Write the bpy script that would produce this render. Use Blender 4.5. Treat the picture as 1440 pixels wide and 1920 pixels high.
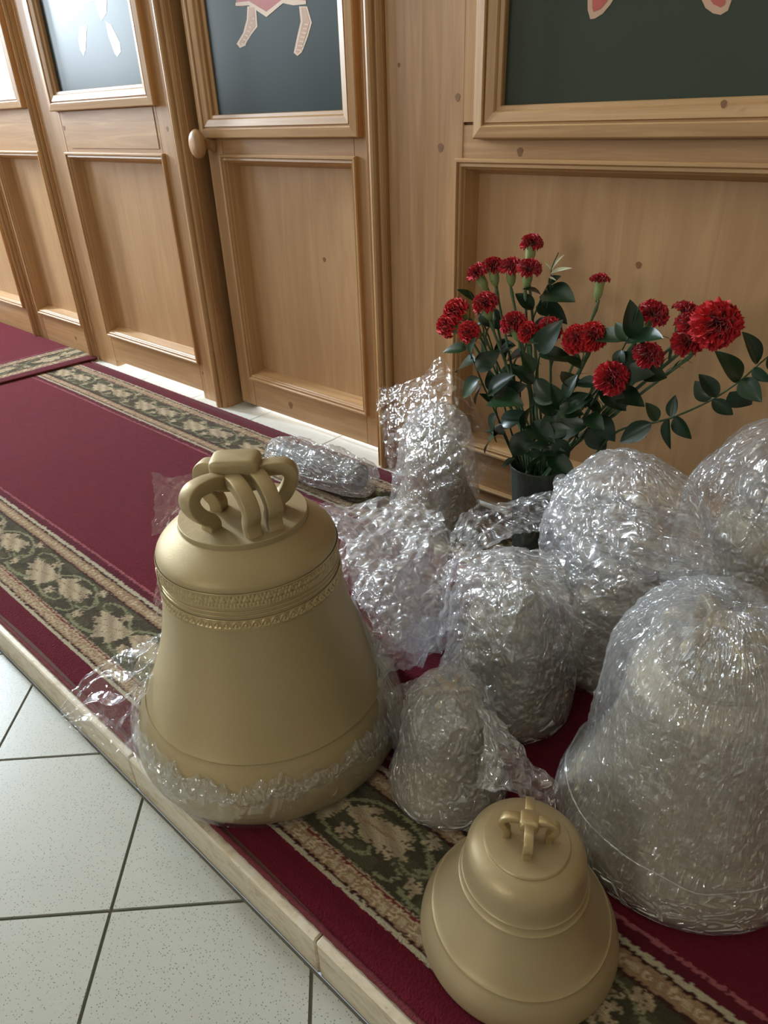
import bpy, math, random
import numpy as np
from mathutils import Vector, Matrix

# ------------------------------------------------------------------ camera, world, light, exposure
SC = bpy.context.scene
for o in list(bpy.data.objects):
    bpy.data.objects.remove(o)
COL = SC.collection
PI = math.pi

CAM_R = np.array([[0.746933604, -0.312806740, 0.586721514],
                  [0.664180333, 0.392027286, -0.636536796],
                  [-0.030897843, 0.865139613, 0.500578438]])
CAM_C = np.array([0.0, 0.0, 1.05])
F_PX = 1296.0
cam_data = bpy.data.cameras.new('camera')
cam_data.sensor_fit = 'HORIZONTAL'
cam_data.sensor_width = 36.0
cam_data.lens = 36.0 * F_PX / 1440.0
cam_data.clip_start = 0.02
cam = bpy.data.objects.new('camera', cam_data)
COL.objects.link(cam)
m4 = np.eye(4); m4[:3, :3] = CAM_R; m4[:3, 3] = CAM_C
cam.matrix_world = Matrix([list(r) for r in m4])
SC.camera = cam

world = bpy.data.worlds.new('world')
SC.world = world
world.use_nodes = True
world.node_tree.nodes['Background'].inputs[0].default_value = (0.62, 0.74, 0.9, 1)
world.node_tree.nodes['Background'].inputs[1].default_value = 0.6


def area(name, loc, target, sx, sy, power, color):
    d = bpy.data.lights.new(name, 'AREA')
    d.shape = 'RECTANGLE'; d.size = sx; d.size_y = sy
    d.energy = power; d.color = color
    o = bpy.data.objects.new(name, d)
    COL.objects.link(o)
    o.location = loc
    o.rotation_euler = (Vector(target) - Vector(loc)).to_track_quat('-Z', 'Y').to_euler()
    return o


# daylight: two left windows and the altar; far left and front added as fill
area('daylight_left_near', (-6.62, 0.70, 2.65), (0, 0.70, 2.65), 0.40, 1.8, 370, (0.76, 0.89, 1.0))
area('daylight_left_middle', (-6.62, -0.6, 2.2), (0, -0.6, 2.2), 0.9, 1.8, 125, (0.78, 0.90, 1.0))
area('fill_left_far', (-6.62, -3.6, 2.65), (0, -3.6, 2.65), 1.2, 1.8, 55, (0.80, 0.91, 1.0))  # weaker light of an added window, fills the bells' front
area('fill_front', (-.9, -5.22, 2.3), (-.9, 0, 2.3), 0.7, 1.2, 44, (1.0, 0.97, 0.90))  # window light added behind the viewer for front fill and film glints
area('daylight_altar', (-2.6, 4.38, 1.4), (-2.6, 0, 1.2), 2.4, 1.6, 420, (0.86, 0.95, 1.0))

SC.view_settings.view_transform = 'Standard'
SC.view_settings.look = 'None'
SC.view_settings.gamma = 1.0
SC.view_settings.use_curve_mapping = False
SC.view_settings.exposure = 0.07
SC.cycles.use_denoising = True
SC.cycles.use_adaptive_sampling = True
SC.cycles.adaptive_threshold = 0.06
SC.cycles.use_light_tree = False
SC.cycles.max_bounces = 7
SC.cycles.diffuse_bounces = 3
SC.cycles.glossy_bounces = 3
SC.cycles.transmission_bounces = 6
SC.cycles.transparent_max_bounces = 10
SC.cycles.sample_clamp_indirect = 6.0
SC.cycles.caustics_reflective = False
SC.cycles.caustics_refractive = False


# ------------------------------------------------------------------ helpers
def _ray(px, py):
    v = np.array([px - 720.0, -(py - 960.0), -F_PX])
    return CAM_R @ (v / np.linalg.norm(v))


def at_y(px, py, y):
    """point of the place seen at photo pixel (px,py), at depth y"""
    r = _ray(px, py); return CAM_C + r * ((y - CAM_C[1]) / r[1])


def at_z(px, py, z):
    r = _ray(px, py); return CAM_C + r * ((z - CAM_C[2]) / r[2])


def tag(o, label=None, cat=None, group=None, kind=None):
    if label: o['label'] = label
    if cat: o['category'] = cat
    if group: o['group'] = group
    if kind: o['kind'] = kind
    return o


def empty(name, loc=(0, 0, 0), parent=None):
    o = bpy.data.objects.new(name, None)
    COL.objects.link(o)
    o.empty_display_size = 0.05
    o.location = loc
    if parent: o.parent = parent
    return o


def link(name, me, mat=None, parent=None, loc=None):
    o = bpy.data.objects.new(name, me)
    COL.objects.link(o)
    if mat is not None and not me.materials: me.materials.append(mat)
    if parent: o.parent = parent
    if loc is not None: o.location = loc
    return o


def mesh(verts, faces, smooth=False):
    me = bpy.data.meshes.new('m')
    me.from_pydata([tuple(map(float, v)) for v in verts], [], faces)
    me.update()
    if smooth: me.polygons.foreach_set('use_smooth', [True] * len(me.polygons))
    return me


def shade_auto(me, deg=35):
    try:
        me.set_sharp_from_angle(angle=math.radians(deg))
    except Exception:
        pass


def grid_mesh(P, close_u=False, uv=None, smooth=True, color=None):
    """P: (nu, nv, 3)"""
    nu, nv = P.shape[:2]
    mu = nu if close_u else nu - 1
    i = np.arange(mu)[:, None]; j = np.arange(nv - 1)[None, :]
    i2 = (i + 1) % nu
    a = i * nv + j; b = i2 * nv + j; c = i2 * nv + j + 1; d = i * nv + j + 1
    a, b, c, d = [np.broadcast_to(x, (mu, nv - 1)) for x in (a, b, c, d)]
    q = np.stack([a, b, c, d], -1).reshape(-1, 4)
    me = bpy.data.meshes.new('m')
    me.vertices.add(nu * nv)
    me.vertices.foreach_set('co', P.reshape(-1, 3).astype(np.float32).ravel())
    n = len(q)
    me.loops.add(4 * n)
    me.loops.foreach_set('vertex_index', q.astype(np.int32).ravel())
    me.polygons.add(n)
    me.polygons.foreach_set('loop_start', np.arange(0, 4 * n, 4, dtype=np.int32))
    me.polygons.foreach_set('loop_total', np.full(n, 4, dtype=np.int32))
    me.update(calc_edges=True)
    me.polygons.foreach_set('use_smooth', np.full(n, bool(smooth)))
    if uv is not None:
        l = me.uv_layers.new(name='UVMap')
        l.data.foreach_set('uv', uv.reshape(-1, 2)[q.ravel()].astype(np.float32).ravel())
    if color is not None:
        at = me.color_attributes.new('Col', 'FLOAT_COLOR', 'POINT')
        at.data.foreach_set('color', color.reshape(-1, 4).astype(np.float32).ravel())
    me.validate()
    return me


def box_me(x0, x1, y0, y1, z0, z1, bev=0.0):
    b = min(bev, (x1 - x0) * .3, (y1 - y0) * .3, (z1 - z0) * .3)
    if b <= 0:
        v = [(x, y, z) for x in (x0, x1) for y in (y0, y1) for z in (z0, z1)]
        f = [(0, 1, 3, 2), (4, 6, 7, 5), (0, 4, 5, 1), (2, 3, 7, 6), (0, 2, 6, 4), (1, 5, 7, 3)]
        return mesh(v, f)
    # chamfered box: 24 verts
    v = []; idx = {}
    for sx in (0, 1):
        for sy in (0, 1):
            for sz in (0, 1):
                X = (x0, x1)[sx]; Y = (y0, y1)[sy]; Z = (z0, z1)[sz]
                dx = b if sx == 0 else -b; dy = b if sy == 0 else -b; dz = b if sz == 0 else -b
                for ax, p in (('x', (X, Y + dy, Z + dz)), ('y', (X + dx, Y, Z + dz)), ('z', (X + dx, Y + dy, Z))):
                    idx[(sx, sy, sz, ax)] = len(v); v.append(p)
    f = []
    I = lambda *k: idx[k]
    for s in (0, 1):
        q = [I(s, 0, 0, 'x'), I(s, 1, 0, 'x'), I(s, 1, 1, 'x'), I(s, 0, 1, 'x')]; f.append(q if s else q[::-1])
        q = [I(0, s, 0, 'y'), I(1, s, 0, 'y'), I(1, s, 1, 'y'), I(0, s, 1, 'y')]; f.append(q[::-1] if s else q)
        q = [I(0, 0, s, 'z'), I(1, 0, s, 'z'), I(1, 1, s, 'z'), I(0, 1, s, 'z')]; f.append(q if s else q[::-1])
    for s in (0, 1):
        for t in (0, 1):
            f.append([I(s, t, 0, 'x'), I(s, t, 1, 'x'), I(s, t, 1, 'y'), I(s, t, 0, 'y')])
            f.append([I(s, 0, t, 'x'), I(s, 1, t, 'x'), I(s, 1, t, 'z'), I(s, 0, t, 'z')])
            f.append([I(0, s, t, 'y'), I(1, s, t, 'y'), I(1, s, t, 'z'), I(0, s, t, 'z')])
    for sx in (0, 1):
        for sy in (0, 1):
            for sz in (0, 1):
                f.append([I(sx, sy, sz, 'x'), I(sx, sy, sz, 'y'), I(sx, sy, sz, 'z')])
    me = mesh(v, f)
    import bmesh
    bm = bmesh.new(); bm.from_mesh(me); bmesh.ops.recalc_face_normals(bm, faces=bm.faces); bm.to_mesh(me); bm.free()
    return me


def fix_normals(me):
    import bmesh
    bm = bmesh.new(); bm.from_mesh(me); bmesh.ops.recalc_face_normals(bm, faces=bm.faces); bm.to_mesh(me); bm.free()
    return me


def box(name, x0, x1, y0, y1, z0, z1, mat, parent=None, bev=0.0015):
    return link(name, box_me(x0, x1, y0, y1, z0, z1, bev), mat, parent)


def prism(poly, y0, y1, axis='y'):
    """polygon (x,z) extruded from y0 to y1, or (x,y) extruded in z"""
    n = len(poly)
    if axis == 'y':
        v = [(a, y0, b) for a, b in poly] + [(a, y1, b) for a, b in poly]
    else:
        v = [(a, b, y0) for a, b in poly] + [(a, b, y1) for a, b in poly]
    f = [list(range(n)), list(range(2 * n - 1, n - 1, -1))]
    for i in range(n):
        k = (i + 1) % n
        f.append([i, n + i, n + k, k])
    return fix_normals(mesh(v, f))


def lathe_me(prof, n=96, smooth=True):
    """prof: list of (r,z); closed at the top if r=0"""
    pr = np.array(prof, float)
    th = np.linspace(0, 2 * PI, n, endpoint=False)
    P = np.stack([pr[None, :, 0] * np.cos(th)[:, None], pr[None, :, 0] * np.sin(th)[:, None],
                  np.broadcast_to(pr[None, :, 1], (n, len(pr)))], -1)
    uv = np.stack([np.broadcast_to(th[:, None] / 6.2832, (n, len(pr))), np.broadcast_to(pr[None, :, 1], (n, len(pr)))], -1)
    me = grid_mesh(P, close_u=True, uv=uv, smooth=smooth)
    shade_auto(me, 40)
    return me


def smooth_prof(pts, sub=5):
    """catmull-rom through (r,z) points"""
    p = np.array(pts, float); out = []
    for i in range(len(p) - 1):
        p0 = p[max(i - 1, 0)]; p1 = p[i]; p2 = p[i + 1]; p3 = p[min(i + 2, len(p) - 1)]
        for k in range(sub):
            t = k / sub
            out.append(0.5 * ((2 * p1) + (-p0 + p2) * t + (2 * p0 - 5 * p1 + 4 * p2 - p3) * t * t + (-p0 + 3 * p1 - 3 * p2 + p3) * t ** 3))
    out.append(p[-1])
    return [tuple(q) for q in out]


def tube_me(pts, radii, n=8, caps=True):
    pts = np.array(pts, float); m = len(pts)
    if np.isscalar(radii): radii = [radii] * m
    T = np.gradient(pts, axis=0); T /= np.linalg.norm(T, axis=1)[:, None] + 1e-12
    ref = np.array([0, 0, 1.0]) if abs(T[0, 2]) < .9 else np.array([1.0, 0, 0])
    P = np.zeros((n, m, 3)); U = np.cross(T[0], ref); U /= np.linalg.norm(U)
    th = np.linspace(0, 2 * PI, n, endpoint=False)
    for i in range(m):
        U = U - T[i] * np.dot(U, T[i]); U /= np.linalg.norm(U)
        V = np.cross(T[i], U)
        P[:, i] = pts[i] + radii[i] * (np.cos(th)[:, None] * U + np.sin(th)[:, None] * V)
    return grid_mesh(P, close_u=True)


def catmull(pts, sub=6):
    p = np.array(pts, float); out = []
    for i in range(len(p) - 1):
        p0 = p[max(i - 1, 0)]; p1 = p[i]; p2 = p[i + 1]; p3 = p[min(i + 2, len(p) - 1)]
        for k in range(sub):
            t = k / sub
            out.append(0.5 * ((2 * p1) + (-p0 + p2) * t + (2 * p0 - 5 * p1 + 4 * p2 - p3) * t * t + (-p0 + 3 * p1 - 3 * p2 + p3) * t ** 3))
    out.append(p[-1])
    return np.array(out)


# ------------------------------------------------------------------ materials
def srgb(r, g, b):
    def c(x):
        x /= 255.0
        return x / 12.92 if x <= .04045 else ((x + .055) / 1.055) ** 2.4
    return (c(r), c(g), c(b), 1.0)


class NT:
    def __init__(self, name):
        self.m = bpy.data.materials.new(name); self.m.use_nodes = True
        self.t = self.m.node_tree; self.t.nodes.clear()
        self.out = self.t.nodes.new('ShaderNodeOutputMaterial')

    def n(self, typ, **kw):
        nd = self.t.nodes.new('ShaderNode' + typ)
        for k, v in kw.items():
            if k == 'inp':
                for a, b in v.items(): self.set(nd, a, b)
            else:
                setattr(nd, k, v)
        return nd

    def set(self, nd, key, val):
        s = nd.inputs[key]
        if isinstance(val, bpy.types.NodeSocket): self.t.links.new(val, s)
        else: s.default_value = val

    def ramp(self, fac, stops, interp='LINEAR'):
        r = self.n('ValToRGB'); r.color_ramp.interpolation = interp
        el = r.color_ramp.elements
        while len(el) < len(stops): el.new(0.5)
        for e, (p, c) in zip(el, stops): e.position = p; e.color = c
        self.set(r, 0, fac); return r.outputs[0]

    def mix(self, fac, a, b, mode='MIX'):
        x = self.n('MixRGB', blend_type=mode)
        self.set(x, 0, fac); self.set(x, 1, a); self.set(x, 2, b); return x.outputs[0]

    def math(self, op, a, b=0.0, clamp=False):
        x = self.n('Math', operation=op, use_clamp=clamp); self.set(x, 0, a); self.set(x, 1, b); return x.outputs[0]

    def coord(self, scale=(1, 1, 1), rot=(0, 0, 0), which='Object'):
        c = self.n('TexCoord'); mp = self.n('Mapping')
        self.set(mp, 'Vector', c.outputs[which]); mp.inputs['Scale'].default_value = scale
        mp.inputs['Rotation'].default_value = rot
        return mp.outputs[0]

    def noise(self, vec, scale, detail=3, rough=.55, dist=0.0):
        x = self.n('TexNoise'); self.set(x, 'Vector', vec); x.inputs['Scale'].default_value = scale
        x.inputs['Detail'].default_value = detail; x.inputs['Roughness'].default_value = rough
        x.inputs['Distortion'].default_value = dist
        return x.outputs[0]

    def bump(self, h, strength=.3, dist=.01, normal=None):
        b = self.n('Bump'); b.inputs['Strength'].default_value = strength; b.inputs['Distance'].default_value = dist
        self.set(b, 'Height', h)
        if normal is not None: self.set(b, 'Normal', normal)
        return b.outputs[0]

    def principled(self, color, rough=.5, metallic=0.0, normal=None, **kw):
        p = self.n('BsdfPrincipled')
        self.set(p, 'Base Color', color); self.set(p, 'Roughness', rough); self.set(p, 'Metallic', metallic)
        if normal is not None: self.set(p, 'Normal', normal)
        for k, v in kw.items(): self.set(p, k.replace('_', ' '), v)
        self.t.links.new(p.outputs[0], self.out.inputs[0]); return p


def wood_mat(name, vertical=True, c1=(160, 118, 77), c2=(207, 165, 118), fine=1.0):
    N = NT(name)
    geo = N.n('NewGeometry').outputs['Position']
    mp = N.n('Mapping'); N.set(mp, 'Vector', geo)
    mp.inputs['Scale'].default_value = (34 * fine, 34 * fine, 1.7) if vertical else (1.7, 34 * fine, 34 * fine)
    g = N.noise(mp.outputs[0], 1.0, 3, .65, .9)
    big = N.noise(geo, 2.2, 1)
    col = N.ramp(g, [(.25, srgb(*c1)), (.55, srgb(*[(a + b) / 2 for a, b in zip(c1, c2)])), (.8, srgb(*c2))])
    col = N.mix(N.math('MULTIPLY', big, .35), col, srgb(*[x * .82 for x in c1]), 'MIX')
    N.principled(col, .42)
    return N.m


M = {}
M['wood_v'] = wood_mat('pine_vertical', True)
M['wood_h'] = wood_mat('pine_horizontal', False)
M['wood_panel'] = wood_mat('pine_panel', True, (174, 132, 90), (203, 163, 117), .6)
M['wood_mould'] = wood_mat('pine_moulding', True, (168, 125, 80), (214, 173, 124), 1.5)
M['wood_mould_h'] = wood_mat('pine_moulding_h', False, (168, 125, 80), (214, 173, 124), 1.5)


def simple(name, c, rough=.5, metallic=0., nscale=0, namp=.15, bscale=0, bstr=.1, **kw):
    N = NT(name); col = srgb(*c)
    geo = N.coord()
    if nscale:
        nz = N.noise(geo, nscale, 4)
        col = N.mix(N.math('MULTIPLY', nz, namp * 2), col, srgb(*[x * .6 for x in c]))
    nm = None
    if bscale: nm = N.bump(N.noise(geo, bscale, 4), bstr, .004)
    N.principled(col, rough, metallic, nm, **kw)
    return N.m


M['icon_green'] = simple('icon_paint_green', (52, 62, 54), .16, 0, 3, .12)
M['icon_blue'] = simple('icon_paint_blue_green', (50, 60, 60), .3, 0, 3, .12, 0, 0, Specular_IOR_Level=.3)
M['icon_cream'] = simple('icon_paint_cream', (214, 208, 182), .35, 0, 3, .08)
M['paint_skin'] = simple('paint_skin', (206, 166, 140), .3, 0, 40, .2)
M['paint_line'] = simple('paint_pale_line', (226, 196, 170), .3, 0, 40, .1)
M['paint_red'] = simple('paint_red', (190, 92, 84), .3, 0, 40, .2)
M['paint_pale'] = simple('paint_pale', (222, 214, 202), .3, 0, 40, .1)
M['grout'] = simple('grout', (128, 126, 112), .9)
M['plaster'] = simple('plaster', (176, 164, 142), .9)
M['ceiling'] = simple('ceiling_paint', (214, 206, 188), .9)
M['dark'] = simple('gap_shade_paint', (30, 24, 20), .9)  # near-black standing in for the shade inside the door gap
M['window_paint'] = simple('window_white_paint', (225, 225, 220), .5)


def tile_mat(name, base, speck, rough=.3):
    N = NT(name)
    geo = N.n('NewGeometry').outputs['Position']
    v = N.n('TexVoronoi'); N.set(v, 'Vector', geo); v.inputs['Scale'].default_value = 260
    sp = N.ramp(v.outputs['Distance'], [(.16, (1, 1, 1, 1)), (.3, (0, 0, 0, 1))])
    sel = N.ramp(v.outputs['Color'], [(.45, (0, 0, 0, 1)), (.55, (1, 1, 1, 1))])
    fac = N.mix(1.0, sp, sel, 'MULTIPLY')
    big = N.noise(geo, 9, 3)
    col = N.mix(N.math('MULTIPLY', big, .25), srgb(*base), srgb(*[x * .86 for x in base]))
    col = N.mix(N.math('MULTIPLY', fac, .9), col, srgb(*speck))
    N.principled(col, rough, 0, N.bump(N.noise(geo, 120, 3), .06, .002))
    return N.m


M['tile'] = tile_mat('grey_speckled_tile', (178, 178, 168), (84, 81, 71), .3)
M['tile_white'] = tile_mat('pale_cream_tile', (236, 234, 226), (214, 212, 202), .22)


def marble_mat():
    N = NT('cream_travertine')
    geo = N.n('NewGeometry').outputs['Position']
    mp = N.n('Mapping'); N.set(mp, 'Vector', geo); mp.inputs['Scale'].default_value = (1, 1, 2.4)
    a = N.noise(mp.outputs[0], 22, 6, .6, .8); b = N.noise(mp.outputs[0], 110, 3)
    col = N.ramp(a, [(.3, srgb(186, 166, 136)), (.5, srgb(214, 200, 174)), (.72, srgb(222, 212, 194))])
    col = N.mix(N.ramp(b, [(.62, (0, 0, 0, 1)), (.7, (.5, .5, .5, 1))]), col, srgb(150, 128, 100))
    N.principled(col, .42, 0, N.bump(a, .1, .004))
    return N.m


M['marble'] = marble_mat()


def carpet_mat():
    N = NT('carpet_pile')
    a = N.n('Attribute'); a.attribute_name = 'Col'
    geo = N.n('NewGeometry').outputs['Position']
    f1 = N.noise(geo, 260, 3); f2 = N.noise(geo, 7, 3)
    mp = N.n('Mapping'); N.set(mp, 'Vector', geo); mp.inputs['Scale'].default_value = (1, 3.2, 1); mp.inputs['Rotation'].default_value = (0, 0, .5)
    f3 = N.noise(mp.outputs[0], 16, 4)
    col = N.mix(N.math('MULTIPLY', f1, .36), a.outputs[0], (0.0, 0.0, 0.0, 1))
    col = N.mix(N.math('MULTIPLY', f2, .25), col, (0.02, .012, .014, 1))
    col = N.mix(N.math('MULTIPLY', f3, .18), col, srgb(150, 60, 70), 'SCREEN')
    p = N.principled(col, .95, 0, N.bump(f1, .55, .006))
    p.inputs['Specular IOR Level'].default_value = .05
    p.inputs['Sheen Weight'].default_value = .18
    p.inputs['Sheen Roughness'].default_value = .4
    p.inputs['Sheen Tint'].default_value = (1, .8, .82, 1)
    return N.m


M['carpet'] = carpet_mat()


def bronze_mat(name, c, metallic=.55, rough=.46):
    N = NT(name)
    geo = N.coord()
    a = N.noise(geo, 5, 4); b = N.noise(geo, 420, 3)
    col = N.mix(N.math('MULTIPLY', a, .4), srgb(*c), srgb(c[0] * .86, c[1] * .83, c[2] * .74))
    N.principled(col, N.ramp(a, [(.2, (rough - .06,) * 3 + (1,)), (.8, (rough + .08,) * 3 + (1,))]), metallic, N.bump(b, .16, .0015))
    return N.m


M['bronze'] = bronze_mat('bronze_sandcast', (182, 164, 126), .45, .5)
M['bronze_bright'] = bronze_mat('bronze_glossy', (196, 176, 134), .6, .34)  # lighter and glossier than the body bronze
M['bronze_wrap'] = bronze_mat('bronze_pale_under_film', (196, 180, 148), .25, .5)
M['bronze_pale'] = bronze_mat('bronze_pale', (186, 168, 132), .4, .45)


def film_mat(name, haze=.05, rough=.06, stretch=(60, 9), bstr=.5, spec=2.2, sheen=.03, smooth=2.0, cross=0):
    """thin clear polythene: see-through, sharp glints along its creases, a soft sheen and a little milkiness"""
    N = NT(name)
    uvn = N.n('UVMap').outputs[0]
    def crease(sx, sy, k, det):
        mp = N.n('Mapping'); N.set(mp, 'Vector', uvn); mp.inputs['Scale'].default_value = (sx, sy, 1)
        a = N.n('TexNoise', noise_dimensions='2D'); N.set(a, 'Vector', mp.outputs[0]); a.inputs['Scale'].default_value = 1.0
        a.inputs['Detail'].default_value = det; a.inputs['Roughness'].default_value = .55; a.inputs['Distortion'].default_value = .6
        return N.math('MULTIPLY', N.math('ABSOLUTE', N.math('SUBTRACT', a.outputs[0], .5)), k, True), a.outputs[0]
    c1, raw = crease(stretch[0], stretch[1], 7.0, 1.2)
    h = N.math('ADD', c1, N.math('MULTIPLY', raw, smooth))
    if cross:
        c2, _ = crease(stretch[1] * 1.9 + 9, stretch[0] * .8 + 9, 8.0, 1.0)
        h = N.math('ADD', h, N.math('MULTIPLY', c2, cross))
    nb = N.bump(h, bstr, .004)
    fr = N.n('Fresnel'); fr.inputs['IOR'].default_value = 1.5
    tr = N.n('BsdfTransparent'); tr.inputs[0].default_value = (.99, .99, .99, 1)
    df = N.n('BsdfDiffuse'); df.inputs[0].default_value = (.84, .88, .92, 1)
    tl = N.n('BsdfTranslucent'); tl.inputs[0].default_value = (.84, .88, .92, 1)
    dm = N.n('MixShader'); dm.inputs[0].default_value = .4; N.set(dm, 1, df.outputs[0]); N.set(dm, 2, tl.outputs[0])
    m1 = N.n('MixShader'); m1.inputs[0].default_value = haze; N.set(m1, 1, tr.outputs[0]); N.set(m1, 2, dm.outputs[0])
    g2 = N.n('BsdfGlossy'); g2.inputs['Roughness'].default_value = .36; g2.inputs[0].default_value = (.95, .98, 1, 1); N.set(g2, 'Normal', nb)
    m3 = N.n('MixShader'); N.set(m3, 0, N.math('MINIMUM', N.math('MULTIPLY', fr.outputs[0], sheen * 25), .08))
    N.set(m3, 1, m1.outputs[0]); N.set(m3, 2, g2.outputs[0])
    gl = N.n('BsdfGlossy'); gl.inputs['Roughness'].default_value = rough; gl.inputs[0].default_value = (1, 1, 1, 1); N.set(gl, 'Normal', nb)
    m2 = N.n('MixShader'); N.set(m2, 0, N.math('MINIMUM', N.math('MULTIPLY', fr.outputs[0], spec), .2)); N.set(m2, 1, m3.outputs[0]); N.set(m2, 2, gl.outputs[0])
    N.t.links.new(m2.outputs[0], N.out.inputs[0])
    return N.m


M['film'] = film_mat('clear_stretch_film', .18, .05, (46, 22), 2.2, 2.8, .05, 3.0)
M['film_streak'] = film_mat('clear_streaked_film', .18, .05, (84, 13), 2.2, 2.8, .05, 3.0)
M['film_inner'] = film_mat('clear_inner_film', .10, .05, (34, 54), 2.2, 2.8, .04, 3.0)
M['film_loose'] = film_mat('clear_loose_film', .17, .05, (36, 26), 1.3, 2.6, .05, 2.5)
M['film_heap'] = film_mat('clear_heaped_film', .27, .05, (36, 26), 1.3, 2.6, .05, 2.5)
M['film_edge'] = film_mat('clear_ragged_film', .07, .05, (50, 34), 1.5, 2.8, .03, 3.0)
M['film_thin'] = film_mat('clear_thin_film', .035, .05, (26, 16), .6, 1.8, .015, 1.0)
M['roll'] = simple('grey_film_roll', (128, 130, 130), .3, 0, 12, .25)


def leaf_mat(name, c, c2):
    N = NT(name)
    geo = N.coord()
    nz = N.noise(geo, 24, 3)
    oi = N.n('ObjectInfo').outputs['Random']
    col = N.mix(N.math('MULTIPLY', oi, .8), srgb(*c), srgb(*c2))
    col = N.mix(N.math('MULTIPLY', nz, .3), col, srgb(*[x * .6 for x in c]))
    N.principled(col, .34, 0, None, Specular_IOR_Level=.5)
    return N.m


M['leaf'] = leaf_mat('glossy_ruscus_leaf', (20, 46, 28), (36, 64, 34))
M['stem'] = leaf_mat('carnation_stem', (86, 116, 84), (106, 134, 96))
M['branch'] = leaf_mat('ruscus_stem', (44, 72, 40), (58, 86, 48))
M['calyx'] = leaf_mat('carnation_calyx', (146, 168, 108), (164, 182, 124))


def petal_mat(name, c, c2):
    N = NT(name)
    geo = N.coord()
    nz = N.noise(geo, 70, 3)
    col = N.mix(nz, srgb(*c), srgb(*c2))
    p = N.principled(col, .65)
    p.inputs['Sheen Weight'].default_value = .2
    return N.m


M['petal'] = petal_mat('carnation_red', (228, 28, 38), (188, 12, 26))
M['petal_dark'] = petal_mat('carnation_deep_red', (214, 20, 42), (170, 10, 30))


def vase_mat():
    N = NT('green_tinted_vase')
    tr = N.n('BsdfTransparent'); tr.inputs[0].default_value = (.55, .64, .60, 1)
    df = N.n('BsdfDiffuse'); df.inputs[0].default_value = srgb(122, 136, 128)
    gl = N.n('BsdfGlossy'); gl.inputs['Roughness'].default_value = .08
    m1 = N.n('MixShader'); m1.inputs[0].default_value = .3; N.set(m1, 1, tr.outputs[0]); N.set(m1, 2, df.outputs[0])
    fr = N.n('Fresnel'); fr.inputs[0].default_value = 1.5
    m2 = N.n('MixShader'); N.set(m2, 0, fr.outputs[0]); N.set(m2, 1, m1.outputs[0]); N.set(m2, 2, gl.outputs[0])
    N.t.links.new(m2.outputs[0], N.out.inputs[0]); return N.m


M['vase'] = vase_mat()

# ------------------------------------------------------------------ the room
YW = 1.60            # face of the wooden screen
ZF = -0.093          # nave floor
YS = 0.334           # front of the raised step

# nave floor: grout bed and separate diagonal tiles
fl = link('floor', box_me(-6.6, 3.2, -5.2, YS - .001, ZF - .12, ZF - .006), M['grout'])
tag(fl, 'pale grey speckled tile floor laid diagonally in front of the step', 'floor', kind='structure')
S2 = math.sqrt(2)
U0, UV_SP, V0 = -0.983, 0.480, -0.641


def clip(poly, ymax):
    out = []
    for i in range(len(poly)):
        a = poly[i]; b = poly[(i + 1) % len(poly)]
        ia = a[1] <= ymax; ib = b[1] <= ymax
        if ia: out.append(a)
        if ia != ib:
            t = (ymax - a[1]) / (b[1] - a[1]); out.append((a[0] + t * (b[0] - a[0]), ymax))
    return out


g = 0.0042
full_tile = None
for iu in range(-6, 7):
    for iv in range(-6, 7):
        u0 = U0 + iu * UV_SP; v0 = V0 + iv * UV_SP
        cu, cv = u0 + UV_SP / 2, v0 + UV_SP / 2
        cx, cy = (cu + cv) / 2, (cv - cu) / 2
        if not (-2.6 < cx < .7 and -.75 < cy < .6): continue
        corners = []
        for (a, b) in ((0, 0), (1, 0), (1, 1), (0, 1)):
            u = u0 + (g if a == 0 else UV_SP - g); v = v0 + (g if b == 0 else UV_SP - g)
            corners.append(((u + v) / 2, (v - u) / 2))
        if max(c[1] for c in corners) < YS - .007:
            if full_tile is None:
                full_tile = prism([(x - cx, y - cy) for x, y in corners], -.008, 0, 'z')
            o = link('floor_tile', full_tile, M['tile'], fl, (cx, cy, ZF))
        else:
            cl = clip(corners, YS - .007)
            if len(cl) < 3 or min(c[1] for c in cl) > YS - .03: continue
            link('floor_tile', prism([(x - cx, y - cy) for x, y in cl], -.008, 0, 'z'), M['tile'], fl, (cx, cy, ZF))
far = link('floor_paving', box_me(-6.6, 3.2, -5.2, -1.15, ZF - .006, ZF), M['tile'], fl)
far2 = link('floor_paving', box_me(-6.6, -2.95, -1.15, YS - .007, ZF - .006, ZF), M['tile'], fl)
far3 = link('floor_paving', box_me(1.05, 3.2, -1.15, YS - .007, ZF - .006, ZF), M['tile'], fl)

# raised step with stone edging
plat = link('floor_platform', box_me(-6.6, 3.2, YS + .03, 4.4, ZF - .1, -.022), M['grout'])
tag(plat, 'raised tiled platform under the carpet and the wooden screen', 'floor', kind='structure')
xs = [-6.6, -4.3, -3.1, -1.9, -1.0, -0.478, .42, 1.32, 3.2]
edge = empty('trim_1', (0, 0, 0)); tag(edge, 'cream stone edging of the raised step beside the floor tiles', 'step edge', kind='structure')
for a, b in zip(xs[:-1], xs[1:]):
    box('edging_stone', a + .001, b - .001, YS, YS + .0295, ZF - .01, -.010, M['marble'], edge, .003)
# platform tiles along the foot of the screen and under the doors
tx = [-2.156 + .405 * k for k in range(-8, 7)]
for a in tx:
    for (y0, y1) in ((1.42, 1.83), (1.83, 2.24)):
        box('platform_tile', a + .002, a + .403, y0 + .002, y1 - .002, -.0215, -.008, M['tile_white'], plat, .0015)
box('platform_paving', -6.6, 3.2, YS + .031, 1.42, -.0215, -.010, M['tile_white'], plat, 0)
box('platform_paving', -6.6, 3.2, 2.24, 4.4, -.0215, -.010, M['tile_white'], plat, 0)

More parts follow.
